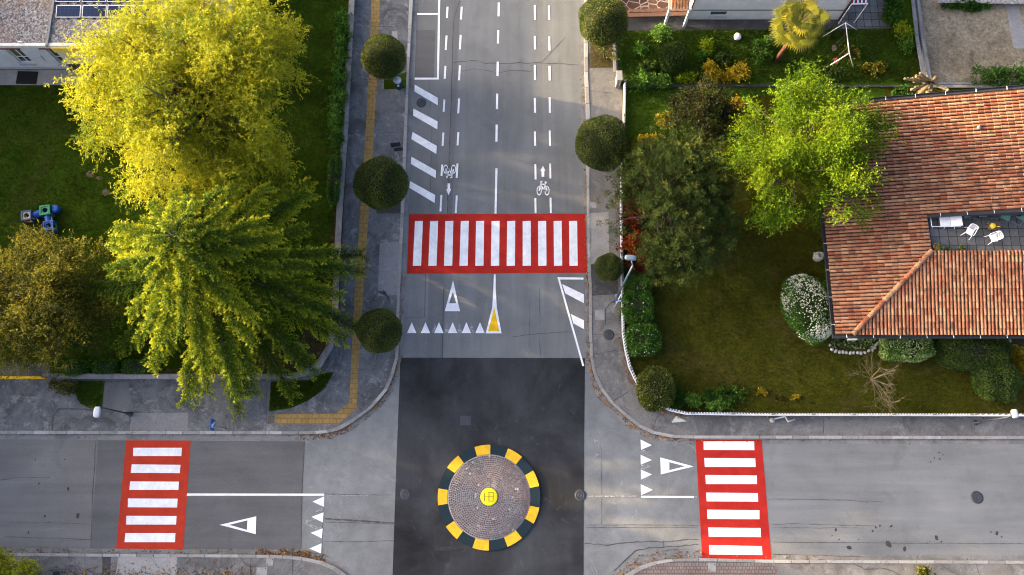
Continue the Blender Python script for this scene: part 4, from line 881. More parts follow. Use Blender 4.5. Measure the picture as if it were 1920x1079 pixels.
# ---- bare tree in the garden
rng = np.random.default_rng(54)
base = G(1646, 722, .12); t = plant('bare_tree', base, 'leafless spreading small tree on the shaded lawn', 'tree')
mb = MB(); s0 = G(1634, 712, 1.1); mb.tube([base, base.lerp(s0, .6) + Vector((.05, 0, 0)), s0], [.11, .09, .08], 8); mb.build('trunk', M['barkpale'], t)
cr = MB()
def twig(p, d, l, r, dep):
    if dep == 0 or l < .12: return
    pts = [p]; q = Vector(d)
    for k in range(3):
        q = (q + Vector(tuple(rng.normal(size=3) * .16))).normalized(); pts.append(pts[-1] + q * l / 3)
    cr.tube(pts, [r, r * .85, r * .7, r * .55], 5, False)
    for k in range(rng.integers(2, 5)):
        at = pts[rng.integers(1, 4)]; nd = (q + Vector(tuple(rng.normal(size=3) * .55)) + Vector((0, 0, .05))).normalized(); twig(at, nd, l * rng.uniform(.45, .75), r * .5, dep - 1)
for px, py, z, r in [(1655, 675, 2.1, .065), (1682, 690, 2.0, .05), (1686, 712, 1.8, .06), (1688, 727, 1.6, .05), (1700, 748, 1.5, .045), (1668, 752, 1.4, .04), (1648, 755, 1.3, .03), (1625, 735, 1.3, .03), (1612, 690, 1.6, .03), (1622, 668, 1.8, .03), (1640, 665, 1.9, .03), (1676, 755, 1.2, .03), (1635, 750, 1.2, .03)]:
    e = G(px, py, z); d = (e - s0); twig(s0, d.normalized(), d.length * .8, r * .75, 4)
cr.build('branches', M['barkpale'], t)
# ================================================================== ROUNDABOUT
c0 = G(917, 932, 0); isl = thing('roundabout_island', (c0.x, c0.y, 0), 'round cobbled traffic island with a yellow and black rim', 'roundabout')
R0, R1 = 3.0, 2.44
def annulus(mb, a0, a1, r0, r1, z0, z1, c=None, n=12):
    vs = []
    for k in range(n + 1):
        t = a0 + (a1 - a0) * k / n
        for r, z in ((r0, z0), (r0, z1 + .012), (r1, z1), (r1, z0)): vs.append((c0.x + math.cos(t) * r, c0.y + math.sin(t) * r, z))
    fs = []
    for k in range(n):
        b = k * 4
        for j in range(3): fs.append((b + j, b + j + 1, b + j + 5, b + j + 4))
    e = n * 4; fs += [(0, 3, 2, 1), (e, e + 1, e + 2, e + 3)]
    mb.add(vs, fs, c)
yel = [98, 59, 21, -21, -59.5, -99, -137, -180, 137]; hw = 9.2
for k, a in enumerate(yel):
    mb = MB(); annulus(mb, math.radians(a - hw), math.radians(a + hw), R1, R0, .0, .10); mb.build('yellow_block', M['yelblock'], isl)
    nx = yel[(k + 1) % 9]; nx = nx if nx < a else nx - 360
    mb = MB(); annulus(mb, math.radians(nx + hw + .25), math.radians(a - hw - .25), R1, R0, .0, .098); mb.build('black_block', M['black'], isl)
dome = lambda r: .11 + .10 * (1 - (r / R1) ** 2)
mb = MB(); mb.lathe((c0.x, c0.y, 0), [(R1 + .01, .05), (R1 - .005, dome(R1) - .02), (1.8, dome(1.8) - .018), (1.2, dome(1.2) - .018), (.6, dome(.6) - .018), (.1, dome(.1) - .018)], 48); mb.build('mortar_bed', M['mortar'], isl)
mb = MB(); r = .50; rg = random.Random(4)
pal = [(.11, .085, .08), (.125, .09, .08), (.10, .09, .094), (.14, .115, .105), (.085, .072, .07), (.12, .076, .064), (.17, .155, .145)]
while r + .115 < R1:
    n = round(2 * PI * r / .135); off = rg.random()
    for k in range(n):
        s = 2 * PI / n; a = (k + off) * s; g = .0135
        q0, q1 = r + g + rg.uniform(0, .008), r + .118 - g + rg.uniform(-.008, 0); d = s * .5 - g / r - rg.uniform(0, .004) / r
        red = .5 + .5 * math.sin(a * 2 + r * 3 + 1); c = rg.choice(pal); f = rg.uniform(.7, 1.3) * (1.08 - .2 * red)
        c = (.38, .38, .40) if rg.random() < .02 else (c[0] * f * (1 + .18 * red), c[1] * f, c[2] * f)
        P = [(c0.x + math.cos(a + sa * d) * q, c0.y + math.sin(a + sa * d) * q) for q, sa in ((q0, -1), (q1, -1), (q1, 1), (q0, 1))]
        z = dome(r) + rg.uniform(-.006, .006); Z = [z, z, z, z]
        mb.add([(x, y, z - .04) for x, y in P] + [(x * .92 + sum(p[0] for p in P) / 4 * .08, y * .92 + sum(p[1] for p in P) / 4 * .08, z) for x, y in P], [(4, 5, 6, 7), (0, 1, 5, 4), (1, 2, 6, 5), (2, 3, 7, 6), (3, 0, 4, 7)], c)
    r += .118
mb.build('cobbles', M['cobble'], isl, None, True)
mb = MB(); mb.lathe((c0.x, c0.y, 0), [(.50, .17), (.50, .235), (.47, .245), (.1, .245)], 40); hub = mb.build('yellow_cap', M['brightyellow'], isl)
mb = MB(); z = .2465
for x0, y0, x1, y1 in [(-.24, -.014, .24, .014), (-.018, -.25, .018, .25), (-.27, -.25, -.23, .25), (.235, -.25, .26, .25), (-.06, .235, .25, .258), (-.06, -.258, .25, -.235)]:
    mb.poly([(c0.x + x0, c0.y + y0, z), (c0.x + x1, c0.y + y0, z), (c0.x + x1, c0.y + y1, z), (c0.x + x0, c0.y + y1, z)]); z += .0012
mb.build('cap_marking', M['black'], hub)
# ================================================================== COVERS
def manhole(px, py, r, z, label, mat='iron'):
    c = G(px, py, z); t = thing('manhole_cover', c, label, 'manhole cover', 'round iron manhole covers')
    mb = MB(); mb.lathe(c, [(r * 1.13, -.01), (r * 1.13, .006), (r * 1.02, .006), (r * 1.02, .002)], 28); mb.build('rim', M['iron'], t)
    mb = MB(); mb.lathe(c, [(r, .003), (r, .010), (r * .72, .010), (r * .70, .005), (r * .5, .005), (r * .48, .010), (r * .2, .010), (r * .18, .006)], 28)
    for k in range(12):
        a = k * PI / 6; mb.obox(c + Vector((math.cos(a) * r * .6, math.sin(a) * r * .6, .009)), (.1, .025, .006), a)
    mb.build('lid', M[mat], t)
manhole(790, 193, .29, .021, 'round manhole cover between the two topmost hatch bars')
manhole(760, 927, .28, .012, 'round manhole cover in the dark asphalt left of the traffic island')
manhole(1088, 929, .30, .012, 'round manhole cover on the edge of the dark asphalt right of the island')
manhole(1832, 933, .32, .010, 'round bluish manhole cover alone in the east street')
manhole(1141.5, 628, .30, .125, 'round dark drain cover in the pavement by the fence')
def cover(px, py, sx, sy, z, label, mat='cover', frame='grey_metal'):
    c = G(px, py, z); t = thing('access_cover', c, label, 'access cover', 'square access covers'); mb = MB()
    mb.box((c.x - sx, c.y - sy, z - .02), (c.x + sx, c.y + sy, z + .006)); mb.build('frame', M[frame], t)
    mb = MB(); mb.box((c.x - sx * .88, c.y - sy * .88, z), (c.x + sx * .88, c.y + sy * .88, z + .012)); k = mb.build('lid', M[mat], t)
    for dx, dy in ((-.6, -.6), (.6, .6)): mb = MB(); mb.lathe((c.x + dx * sx, c.y + dy * sy, z + .011), [(.03, 0), (.03, .004), (.01, .004)], 8); mb.build('keyhole', M['iron'], k)
cover(1124.5, 591, .32, .33, .125, 'pale square cover in the pavement left of the round drain')
cover(1112.5, 385, .23, .23, .125, 'pale square cover beside the red zebra crossing, right pavement')
cover(742, 444, .2, .2, .125, 'small grey square cover on the left pavement by the crossing', 'pave_patch')
cover(508, 787, .24, .28, .129, 'rusty square grid cover at the end of the yellow tactile strip', 'wood')
cover(506, 1054, .22, .22, .125, 'small pale square cover, upper of two by the lower left kerb')
cover(491, 1072, .33, .25, .125, 'larger pale square cover, lower of two by the lower left kerb')
cover(1335, 1064, .25, .26, .13, 'pale square cover set in the red block paving')
cover(873, 789, .33, .28, .012, 'dark square cover in the new asphalt north of the island', 'iron', 'iron')
# ================================================================== WALLS AND FENCES
def along(mb, pts, th, z0, z1, side=1, c=None):
    P = [G(x, y, z0) for x, y in pts]; n = len(P); L, R_ = [], []
    for i in range(n):
        d = (P[min(i + 1, n - 1)] - P[max(i - 1, 0)]).normalized(); nn = Vector((-d.y, d.x, 0)) * th * side; L.append(P[i]); R_.append(P[i] + nn)
    vs = []
    for l, r in zip(L, R_): vs += [(l.x, l.y, z0), (l.x, l.y, z1), (r.x, r.y, z1), (r.x, r.y, z0)]
    fs = []
    for i in range(n - 1):
        b = i * 4
        for j in range(4): fs.append((b + j, b + (j + 1) % 4, b + 4 + (j + 1) % 4, b + 4 + j))
    fs += [(0, 1, 2, 3), tuple((n - 1) * 4 + k for k in (3, 2, 1, 0))]
    return mb.add(vs, fs, c)
p0 = G(640, 400, .1); t = thing('park_wall', p0, 'low weathered concrete wall curving round the park corner', 'wall')
mb = MB(); along(mb, WALLW, .2, .02, .72, -1); mb.build('wall', M['cwall'], t)
mb = MB(); along(mb, [(x + 1.2 if y < 640 else x + .6, y + (1.0 if y > 680 else 0)) for x, y in WALLW], .27, .72, .79, -1); mb.build('coping', M['cwall'], t)
p0 = G(1300, 779, .1); t = thing('garden_fence', p0, 'white picket fence with concrete base curving round the right garden', 'fence')
mb = MB(); along(mb, FENCE, .16, .02, .42, 1); mb.build('base_wall', M['cwall'], t)
mb = MB(); along(mb, [(x + .9, y - .9) for x, y in FENCE], .05, .9, .94, 1); mb.build('top_rail', M['white_metal'], t)
RS = resample([G(x, y, .42) for x, y in FENCE], .17); mb = MB(); ps_ = MB()
for i, p in enumerate(RS[:-1]):
    d = (RS[i + 1] - p).normalized(); n_ = Vector((-d.y, d.x, 0)) * .07; a = math.atan2(d.y, d.x)
    if p.x > 27 and i % 2: continue
    mb.obox((p.x + n_.x, p.y + n_.y, .74), (.06, .035, .6), a + .5); mb.obox((p.x + n_.x, p.y + n_.y, 1.02), (.06, .11, .04), a + .6)
    if i % 14 == 0: ps_ = MB(); ps_.obox((p.x + n_.x * 1.2, p.y + n_.y * 1.2, .75), (.10, .10, .70), a); ps_.build('fence_post', M['cwall'], t)
mb.build('pickets', M['white_metal'], t)
def simple_wall(name, pts, th, h, mat, label, cat='wall', side=1, cop=None):
    p0 = G(*pts[0], .1); t = thing(name, p0, label, cat); mb = MB(); along(mb, pts, th, .02, h, side); mb.build('wall', M[mat], t)
    mb = MB(); along(mb, [(x, y) for x, y in pts], th + .04, h, h + .05, side); mb.build('coping', M[cop or mat], t); return t
simple_wall('low_wall', [(1151, -400), (1153, 0), (1154, 100), (1156, 136)], .16, .5, 'wood', 'brownish low garden wall beside the narrow pavement at the top', side=-1, cop='cwall')
simple_wall('garden_divide', [(1172, 164), (1330, 163), (1640, 164), (1733, 165)], .07, .22, 'pave_dark', 'low thin concrete wall dividing the clover lawn from the tree garden')
simple_wall('yard_wall', [(1705, -200), (1708, 0), (1716, 75), (1731, 161)], .2, .8, 'cwall', 'grey wall between the clover lawn and the sandy yard')
simple_wall('yard_edge_wall', [(1736, 165), (1840, 165), (2300, 162)], .15, .5, 'cwall', 'low wall between the sandy yard and the tiled house')
simple_wall('stone_wall', [(1758, 6), (1880, 8), (2200, 10)], .5, .5, 'stonewall', 'crazy patterned stone wall at the far end of the yard', cop='stonewall')
simple_wall('brick_wall', [(1176, 33), (1288, 30)], .25, .6, 'brickred', 'low reddish brick wall below the crazy paving', cop='brickred')
p0 = G(1157, 158, .1); t = thing('gate_pillar', p0, 'grey stone pillar at the start of the white fence', 'pillar')
mb = MB(); mb.box((p0.x - .12, p0.y - .3, .1), (p0.x + .16, p0.y + .3, 1.2)); mb.build('shaft', M['cwall'], t)
mb = MB(); mb.box((p0.x - .16, p0.y - .34, 1.2), (p0.x + .2, p0.y + .34, 1.28)); mb.build('cap', M['cover'], t)
a, b_ = G(-300, 711, .1), G(89, 711, .1); t = thing('yellow_gate', b_, 'low yellow sliding gate on the left edge pavement', 'gate')
for z in (.35, .62, .9): mb = MB(); mb.bar((a.x, a.y, z), (b_.x, b_.y, z), .07); mb.build('rail', M['yellow'], t)
for k in range(11): q = a.lerp(b_, k / 10); mb = MB(); mb.bar((q.x, q.y + .003, .13), (q.x, q.y + .003, .93), .05); mb.build('upright', M['yellow'], t)
# ================================================================== TILED HOUSE
XE, ZE, SL, YS, YN, XR = 18.8, 3.0, .2, 9.35, 23.8, 37.0
HX, HY = 19.68, 9.35; TXa, TY0, TY1 = 24.3, 14.05, 16.25
zw = lambda x: ZE + SL * (x - XE)
zs = lambda y: 3.176 + .196 * (y - YS)
xh = lambda y: HX + (y - HY) * (TXa - HX) / (TY0 - HY)
house = thing('tiled_house', (XE + .6, YS + .5, .1), 'low house with terracotta barrel tile roof and a sunken roof terrace', 'house')
mb = MB(); mb.prism([(XE + 1.05, YS + .75), (XR, YS + .75), (XR, YN - .4), (XE + 1.05, YN - .4)], .1, 2.9); mb.build('wall', M['plaster'], house)
mb = MB()
def slab(pts, zf, th=.14):
    n = len(pts); vs = [(x, y, zf(x, y) - .02) for x, y in pts] + [(x, y, zf(x, y) - th) for x, y in pts]
    mb.poly(vs[:n]); mb.add(vs, [(i, (i + 1) % n, n + (i + 1) % n, n + i) for i in range(n)])
fw = lambda x, y: zw(x)
slab([(XE - .05, YS - .03), (HX, YS - .03), (TXa, TY0), (TXa, TY1), (XE - .05, TY1)], fw)
slab([(XE - .05, TY1), (XR, TY1), (XR, YN), (XE - .05, YN)], fw)
slab([(HX, YS - .03), (XR, YS - .03), (XR, TY0), (TXa, TY0)], lambda x, y: zs(y))
base_roof = mb.build('roof_base', M['tilebed'], house)
rg = random.Random(8); tpal = [(.33, .115, .06), (.36, .15, .08), (.38, .20, .125), (.27, .08, .042), (.39, .25, .175), (.33, .125, .066), (.29, .10, .055), (.42, .30, .225)]
tw = [7, 6, 4, 4, 2, 6, 6, 1]
def tcol():
    k = rg.random() ** 1.15; f = rg.uniform(.66, 1.0); a, b = (.29, .095, .046), (.43, .24, .13)
    return tuple((a[i] * (1 - k) + b[i] * k) * f for i in range(3))
mb = MB(); TL, PW = .385, .218
def tile(o, u, v, l, wd, c):
    """half-round tile from o along u (up slope), v sideways; lower end raised"""
    up = u.cross(v).normalized(); up = up if up.z > 0 else -up
    A, B = [], []
    for k in range(6):
        a = PI * k / 5; A.append(o + v * (-math.cos(a) * wd * .5) + up * (math.sin(a) * wd * .40 + .03)); B.append(o + u * (l + .04) + v * (-math.cos(a) * wd * .42) + up * (math.sin(a) * wd * .34))
    mb.add(A + B, [(k, k + 1, 7 + k, 6 + k) for k in range(5)] + [(5, 4, 3, 2, 1, 0)], c)
uW = Vector((1, 0, SL)).normalized(); y = YS + .08
while y < YN - .05:
    x1 = xh(y) if y < TY0 else (TXa if y < TY1 else XR); x = XE - .06; jx = rg.uniform(-.02, .02); jy = rg.uniform(-.012, .012)
    while x < x1 - .12:
        l = min(TL, x1 - x)
        tile(Vector((x + jx, y + jy + rg.uniform(-.008, .008), zw(x))), uW, Vector((0, 1, 0)), l, .172, tcol()); x += TL * uW.x
    y += PW
uS = Vector((0, 1, .196)).normalized(); x = HX + .15; PX = .214
while x < XR:
    y0 = YS - .06; yt = TY0 if x > TXa else HY + (x - HX) * (TY0 - HY) / (TXa - HX); y = y0; jx = rg.uniform(-.01, .01)
    while y < yt - .1:
        l = min(TL, yt - y); tile(Vector((x + jx + rg.uniform(-.008, .008), y, zs(y))), uS, Vector((1, 0, 0)), l, .172, tcol()); y += TL * uS.y
    x += PX
mb.build('roof', M['tile'], house, None, True)
mb = MB(); n = 15; h0 = Vector((HX - .05, YS - .03, zs(YS) + .05)); h1 = Vector((TXa, TY0, zw(TXa) + .06)); uh = (h1 - h0).normalized(); vh = Vector((uh.y, -uh.x, 0)).normalized()
for k in range(n): tile(h0.lerp(h1, k / n), uh, vh, (h1 - h0).length / n, .30, tcol())
mb.build('hip_tiles', M['tile'], house, None, True)
def gutter(a, b, off, label=None, nb=8):
    mb = MB(); a, b = Vector(a), Vector(b); d = (b - a).normalized(); s = Vector((-d.y, d.x, 0)).normalized() * off
    mb.bar(a + s * .5, b + s * .5, abs(off), .03); mb.bar(a + s * .98 + Vector((0, 0, .06)), b + s * .98 + Vector((0, 0, .06)), .02, .12)
    g = mb.build('gutter', M['dark_metal'], house)
    for k in range(nb):
        mb = MB(); p = a.lerp(b, (k + .5) / nb); mb.bar(p - s * .25 + Vector((0, 0, .11)), p + s * 1.02 + Vector((0, 0, .13)), .025, .012); mb.build('bracket', M['white_metal'], g)
gutter((XE - .1, YS - .25, ZE - .06), (XE - .1, YN + .1, ZE - .06), .17, nb=9)
gutter((XE - .28, YS - .08, 3.06), (XR, YS - .08, 3.06), -.17, nb=12)
gutter((XE - .1, YN, zw(XE) - .0), (XR, YN, zw(XR) - .0), .18, nb=11)
gutter((TXa, TY1, zw(TXa)), (XR, TY1, zw(XR)), -.18, nb=9)
ZT_ = 3.72
mb = MB(); mb.box((TXa - .05, TY0 - .05, 2.92), (XR, TY1 + .05, ZT_)); mb.build('terrace_floor', M['terrace'], house)
mb = MB(); vs = [(TXa, TY1 - .001, ZT_), (XR, TY1 - .001, ZT_), (XR, TY1 - .001, zw(XR) - .1), (TXa, TY1 - .001, zw(TXa) - .1)]; vs += [(x, y + .12, z) for x, y, z in vs]
mb.add(vs, [(0, 1, 2, 3), (7, 6, 5, 4), (0, 4, 5, 1), (3, 2, 6, 7), (0, 3, 7, 4), (1, 5, 6, 2)]); mb.build('terrace_wall', M['darkgrey'], house)
mb = MB(); mb.lathe(G(1833, 242, 4.75) - Vector((0, 0, .25)), [(.07, 0), (.07, .38), (.13, .40), (.13, .46), (.03, .5)], 12); mb.build('vent_pipe', M['grey_metal'], house)
mb = MB(); c = G(1600, 634, 1.2); mb.box((c.x - .25, c.y - .1, .9), (c.x + .25, c.y + .12, 1.1)); mb.build('window_sill', M['fascia'], house)
# ---- terrace furniture
def TP(px, py, h=0): return G(px, py, ZT_ + h)
def chair(loc, rz, label):
    t = thing('plastic_chair', (0, 0, 0), label, 'chair', 'white plastic chairs on the roof terrace')
    mb = MB(); mb.box((-.25, -.25, .40), (.25, .25, .44)); mb.build('seat', M['plastic_w'], t)
    mb = MB(); n = 9
    for k in range(n):
        a = PI * (.12 + .76 * k / (n - 1)); x = math.cos(a) * .27; y = .2 + .12 * math.sin(a); mb.bar((x * .86, y - .02, .43), (x * 1.05, y + .12, .84), .028, .02)
    for k in range(10):
        a0, a1 = PI * (.1 + .8 * k / 10), PI * (.1 + .8 * (k + 1) / 10)
        mb.bar((math.cos(a0) * .29, .32 + .12 * math.sin(a0), .85), (math.cos(a1) * .29, .32 + .12 * math.sin(a1), .85), .05, .03)
    mb.build('backrest', M['plastic_w'], t)
    for s in (-1, 1):
        mb = MB(); mb.tube([(s * .28, .34, .82), (s * .30, .2, .70), (s * .31, 0, .65), (s * .30, -.2, .64), (s * .28, -.27, .55)], .024, 6); mb.build('armrest', M['plastic_w'], t)
        for yy in (-1, 1): mb = MB(); mb.tube([(s * .24, yy * .22, .42), (s * .29, yy * .31, .2), (s * .33, yy * (.38 if yy < 0 else .34), 0)], [.03, .026, .022], 6); mb.build('leg', M['plastic_w'], t)
    t.location = loc; t.rotation_euler = (0, 0, rz); t.scale = (.8,) * 3; return t
chair(TP(1813, 438), -2.2 + PI, 'white plastic armchair beside the lounger, seen from its side') .rotation_euler = (0, 0, -.55)
c2 = chair(TP(1857, 449), 0, 'white plastic armchair with slatted back in front of the stool'); c2.rotation_euler = (0, 0, -1.25)
t = thing('sun_lounger', TP(1768, 419), 'white mesh sun lounger along the terrace gutter', 'lounger'); o = t.location.copy()
mb = MB(); W_ = .31
for s in (-1, 1): mb.tube([o + Vector((-.85, s * W_, .32)), o + Vector((.85, s * W_, .32))], .022, 6)
mb.tube([o + Vector((-.85, -W_, .32)), o + Vector((-.85, W_, .32))], .022, 6); mb.build('frame', M['plastic_w'], t)
mb = MB(); mb.box((o.x - .35, o.y - W_, .335 + o.z), (o.x + .25, o.y + W_, .35 + o.z)); mb.build('seat_panel', M['white_metal'], t)
mb = MB(); mb.bar(o + Vector((.27, 0, .345)), o + Vector((.86, 0, .52)), W_ * 2, .015); mb.build('backrest', M['white_metal'], t)
for x in (-.8, -.1, .5):
    for s in (-1, 1): mb = MB(); mb.tube([o + Vector((x, s * W_, .32)), o + Vector((x + .12, s * (W_ + .04), 0))], .018, 6); mb.build('leg', M['plastic_w'], t)
def folding(px, py, rz, label, bag=False):
    t = thing('folding_chair', TP(px, py), label, 'folding chair', 'green folding chairs on the roof terrace'); o = t.location.copy(); R = Matrix.Rotation(rz, 3, 'Z'); V_ = lambda x, y, z: o + R @ Vector((x, y, z))
    mb = MB(); mb.add([V_(-.25, -.25, .36), V_(.25, -.25, .36), V_(.25, .2, .31), V_(-.25, .2, .31)], [(0, 1, 2, 3)]); mb.add([V_(-.25, .2, .31), V_(.25, .2, .31), V_(.25, .42, .78), V_(-.25, .42, .78)], [(0, 1, 2, 3)])
    s_ = mb.build('canvas', M['green_cloth'], t); md = s_.modifiers.new("thickness", 'SOLIDIFY'); md.thickness = .012
    mb = MB()
    for s in (-.27, .27):
        mb.tube([V_(s, -.42, 0), V_(s, .2, .34), V_(s, .45, .82)], .013, 6); mb.tube([V_(s, .42, 0), V_(s, -.27, .38)], .013, 6)
    for y, z in ((-.42, .01), (.42, .01), (.45, .82), (-.27, .38)): mb.tube([V_(-.27, y, z), V_(.27, y, z)], .013, 6)
    mb.build('frame', M['grey_metal'], t)
    return t
folding(1880, 409, -.45, 'green folding chair alone left of the one with the black bag'); folding(1910, 409, -.6, 'green folding chair with a black bag on it')
c = TP(1911, 402, .42); t = thing('black_bag', c, 'crumpled black bag lying on the green folding chair', 'bag'); mb = MB()
k = core_mb((.17, .14, .1), 1, 1); k.v = [(x + c.x + .02 * math.sin(30 * y), y + c.y, z + c.z + .02 * math.sin(25 * x)) for x, y, z in k.v]; k.build('sack', M['rubber'], t)
c = TP(1858, 427); t = thing('low_stool', c, 'low square wooden stool under the yellow watering can', 'stool'); mb = MB(); mb.box((c.x - .34, c.y - .24, c.z + .3), (c.x + .34, c.y + .24, c.z + .34)); mb.build('top', M['wood'], t)
for sx in (-.28, .28):
    for sy in (-.19, .19): mb = MB(); mb.box((c.x + sx - .025, c.y + sy - .025, c.z), (c.x + sx + .025, c.y + sy + .025, c.z + .3)); mb.build('leg', M['wood'], t)
c = TP(1860, 425, .34); t = thing('watering_can', c, 'small yellow watering can on the wooden stool', 'watering can')
mb = MB(); mb.lathe(c, [(.15, 0), (.16, .12), (.12, .22), (.05, .23)], 14); mb.build('body', M['yellow_p'], t)
mb = MB(); mb.tube([c + Vector((.12, -.03, .08)), c + Vector((.24, -.06, .16)), c + Vector((.33, -.08, .24))], [.03, .022, .03], 7); mb.build('spout', M['yellow_p'], t)
mb = MB(); mb.tube([c + Vector((-.1, .02, .2)), c + Vector((-.2, .04, .24)), c + Vector((-.2, .04, .1)), c + Vector((-.13, .02, .05))], .015, 6); mb.build('handle', M['yellow_p'], t)
for px, py, r, lab in [(1752, 466, .20, 'largest terracotta pot at the left end of the terrace edge'), (1800, 467, .12, 'small terracotta pot in the middle of the terrace edge'), (1774, 468, .1, 'tiny terracotta pot right of the largest pot')]:
    c = TP(px, py); t = thing('flower_pot', c, lab, 'flower pot', 'terracotta pots along the terrace edge')
    mb = MB(); mb.lathe(c, [(r * .7, 0), (r, r * 1.5), (r * 1.1, r * 1.5), (r * 1.1, r * 1.75), (r * .9, r * 1.75), (r * .88, r * 1.5), (.01, r * 1.5)], 16); mb.build('pot', M['terracotta'], t)
    q1, _ = crown(rng, c + Vector((0, 0, r * 1.9)), (r * .9, r * .9, r * .6), 8, r * .3, 8, 4, r * .6, .06, .04); quads('foliage', *q1, M['l_hedge'], t)
a, b_ = TP(1806, 406), TP(1836, 404); t = thing('folded_chair', a, 'folded green deck chair leaning along the terrace gutter', 'folded chair')
mb = MB(); mb.bar(a + Vector((0, 0, .12)), b_ + Vector((0, 0, .12)), .10, .03); mb.build('canvas', M['green_cloth'], t)
mb = MB(); mb.bar(a + Vector((0, -.08, .1)), b_ + Vector((.1, -.08, .12)), .03); mb.bar(a + Vector((0, .08, .14)), b_ + Vector((0, .08, .16)), .03); mb.build('frame', M['white_metal'], t)
c = TP(1838, 406); t = thing('storage_crate', c, 'small dark grey crate between the folded and green chairs', 'crate'); mb = MB(); mb.box((c.x - .2, c.y - .13, c.z), (c.x + .2, c.y + .13, c.z + .26)); mb.build('box', M['dark_metal'], t); mb = MB(); mb.box((c.x - .22, c.y - .15, c.z + .26), (c.x + .22, c.y + .15, c.z + .3)); mb.build('lid', M['grey_metal'], t)
# edging stones of the flower beds
rg = random.Random(12); st0 = None
def edge_stones(pts, label, group, step=.21):
    global st0
    for p in resample([G(x, y, .15) for x, y in pts], step):
        if st0 is None:
            k = core_mb((.11, .1, .08), 1, 1); k.v = [(x * (1 + .1 * math.sin(20 * y)), y, z) for x, y, z in k.v]; st0 = k.build('edging_stone', M['stone']); o = st0
        else: o = copy_tree(st0)
        o.location = p + Vector((rg.uniform(-.03, .03), rg.uniform(-.03, .03), .03)); o.rotation_euler = (0, 0, rg.uniform(0, 6)); o.scale = (rg.uniform(.8, 1.25), rg.uniform(.8, 1.2), rg.uniform(.8, 1.2)); tag(o, label, 'stone', group)
edge_stones([(1556, 648), (1560, 656), (1575, 661), (1600, 662), (1622, 662), (1636, 656), (1646, 644)], 'pale rounded edging stone round the dark flower bed below the roof corner', 'edging stones of the corner flower bed')
edge_stones([(1888, 631), (1893, 640), (1902, 650), (1912, 662), (1922, 672)], 'grey white edging stone curving round the bed at the right edge', 'edging stones of the right bed', .3)
rg2 = np.random.default_rng(3); Pf = np.array([G(rg2.uniform(1560, 1640), rg2.uniform(634, 654), .2) for _ in range(140)]); 
t = thing('bedding_plants', G(1600, 645, .14), 'tiny dotted bedding plants in the dark bed below the roof corner', 'plants'); D = nrm(rg2.normal(size=(140 * 8, 3)) + arr((0, 0, .6)))
quads('foliage', leafquads(rg2, np.repeat(Pf, 8, 0), D, .1, .05), np.repeat(rg2.random(140), 8), M['l_var'], t)
# ================================================================== FLAT ROOFED BUILDING (upper left)
Yf = G(60, 129, .1).y; Xb = lambda p: G(p, 129, .1).x
bl = thing('flat_roofed_building', (Xb(100), Yf, .1), 'white flat roofed building with gravel roof and yellow fascia', 'building')
X0, X1, ZR_ = -62.0, Xb(430), 3.42
ops = [(Xb(50), Xb(76), .75, 2.6), (Xb(122), Xb(146), .75, 2.6)]
mb = MB(); x = X0
for a, b_, z0, z1 in ops:
    mb.box((x, Yf, .05), (a, Yf + .3, 3.16)); mb.box((a, Yf, .05), (b_, Yf + .3, z0)); mb.box((a, Yf, z1), (b_, Yf + .3, 3.16)); x = b_
mb.box((x, Yf, .05), (X1, Yf + .3, 3.16)); mb.box((X1 - .3, Yf + .3, .05), (X1, Yf + 16, 3.16)); mb.build('wall', M['plaster'], bl)
mb = MB(); mb.box((X0, Yf - .06, .04), (X1 + .05, Yf - .001, .34)); mb.build('plinth', M['plastergrey'], bl)
mb = MB(); mb.box((X0, Yf - .10, 3.165), (X1 + .15, Yf + 16.3, ZR_)); mb.build('roof', M['gravelroof'], bl)
mb = MB(); mb.box((X0, Yf - .30, 3.165), (X1 + .2, Yf - .103, ZR_ + .05)); mb.build('fascia', M['fascia'], bl)
mb = MB(); p = G(92, 66, ZR_); q = G(106, 0, ZR_); mb.box((p.x - .07, Yf - .34, ZR_ + .003), (p.x + .07, Yf + 14, ZR_ + .12)); mb.build('roof_upstand', M['grey_metal'], bl)
for i, (a, b_, z0, z1) in enumerate(ops):
    fr = MB(); fy = Yf + .14
    for lo, hi in (((a, z0), (a + .07, z1)), ((b_ - .07, z0), (b_, z1)), ((a + .07, z0), (b_ - .07, z0 + .08)), ((a + .07, z1 - .08), (b_ - .07, z1)), ((a + .07, z0 + .62), (b_ - .07, z0 + .70)), (((a + b_) / 2 - .035, z0 + .08), ((a + b_) / 2 + .035, z0 + .62)), (((a + b_) / 2 - .035, z0 + .70), ((a + b_) / 2 + .035, z1 - .08))):
        fr.box((lo[0], fy, lo[1]), (hi[0], fy + .06, hi[1]))
    f = fr.build('window', M['white_metal'], bl)
    g = MB(); g.box((a + .05, fy + .02, z0 + .66), (b_ - .05, fy + .03, z1 - .05)); g.build('pane', M['glassolive' if i == 0 else 'glassblue'], f)
    g = MB(); g.box((a + .05, fy + .02, z0 + .05), (b_ - .05, fy + .031, z0 + .66)); g.build('pane', M['glass'], f)
    g = MB(); g.box((a - .1, Yf - .12, z0 - .06), (b_ + .1, Yf + .14, z0 - .001)); g.build('sill', M['plastergrey'], f)
    g = MB(); g.box((a - .3, Yf - .09, z1 + .05), (b_ + .12, Yf - .002, z1 + .17)); g.build('blind_box', M['redtrim'], f)
a, b_ = Xb(147), Xb(245)
mb = MB(); mb.box((a - .05, Yf - .42, 2.86), (b_, Yf - .302, 3.36)); mb.build('yellow_fascia', M['awnyellow'], bl)
n = 5
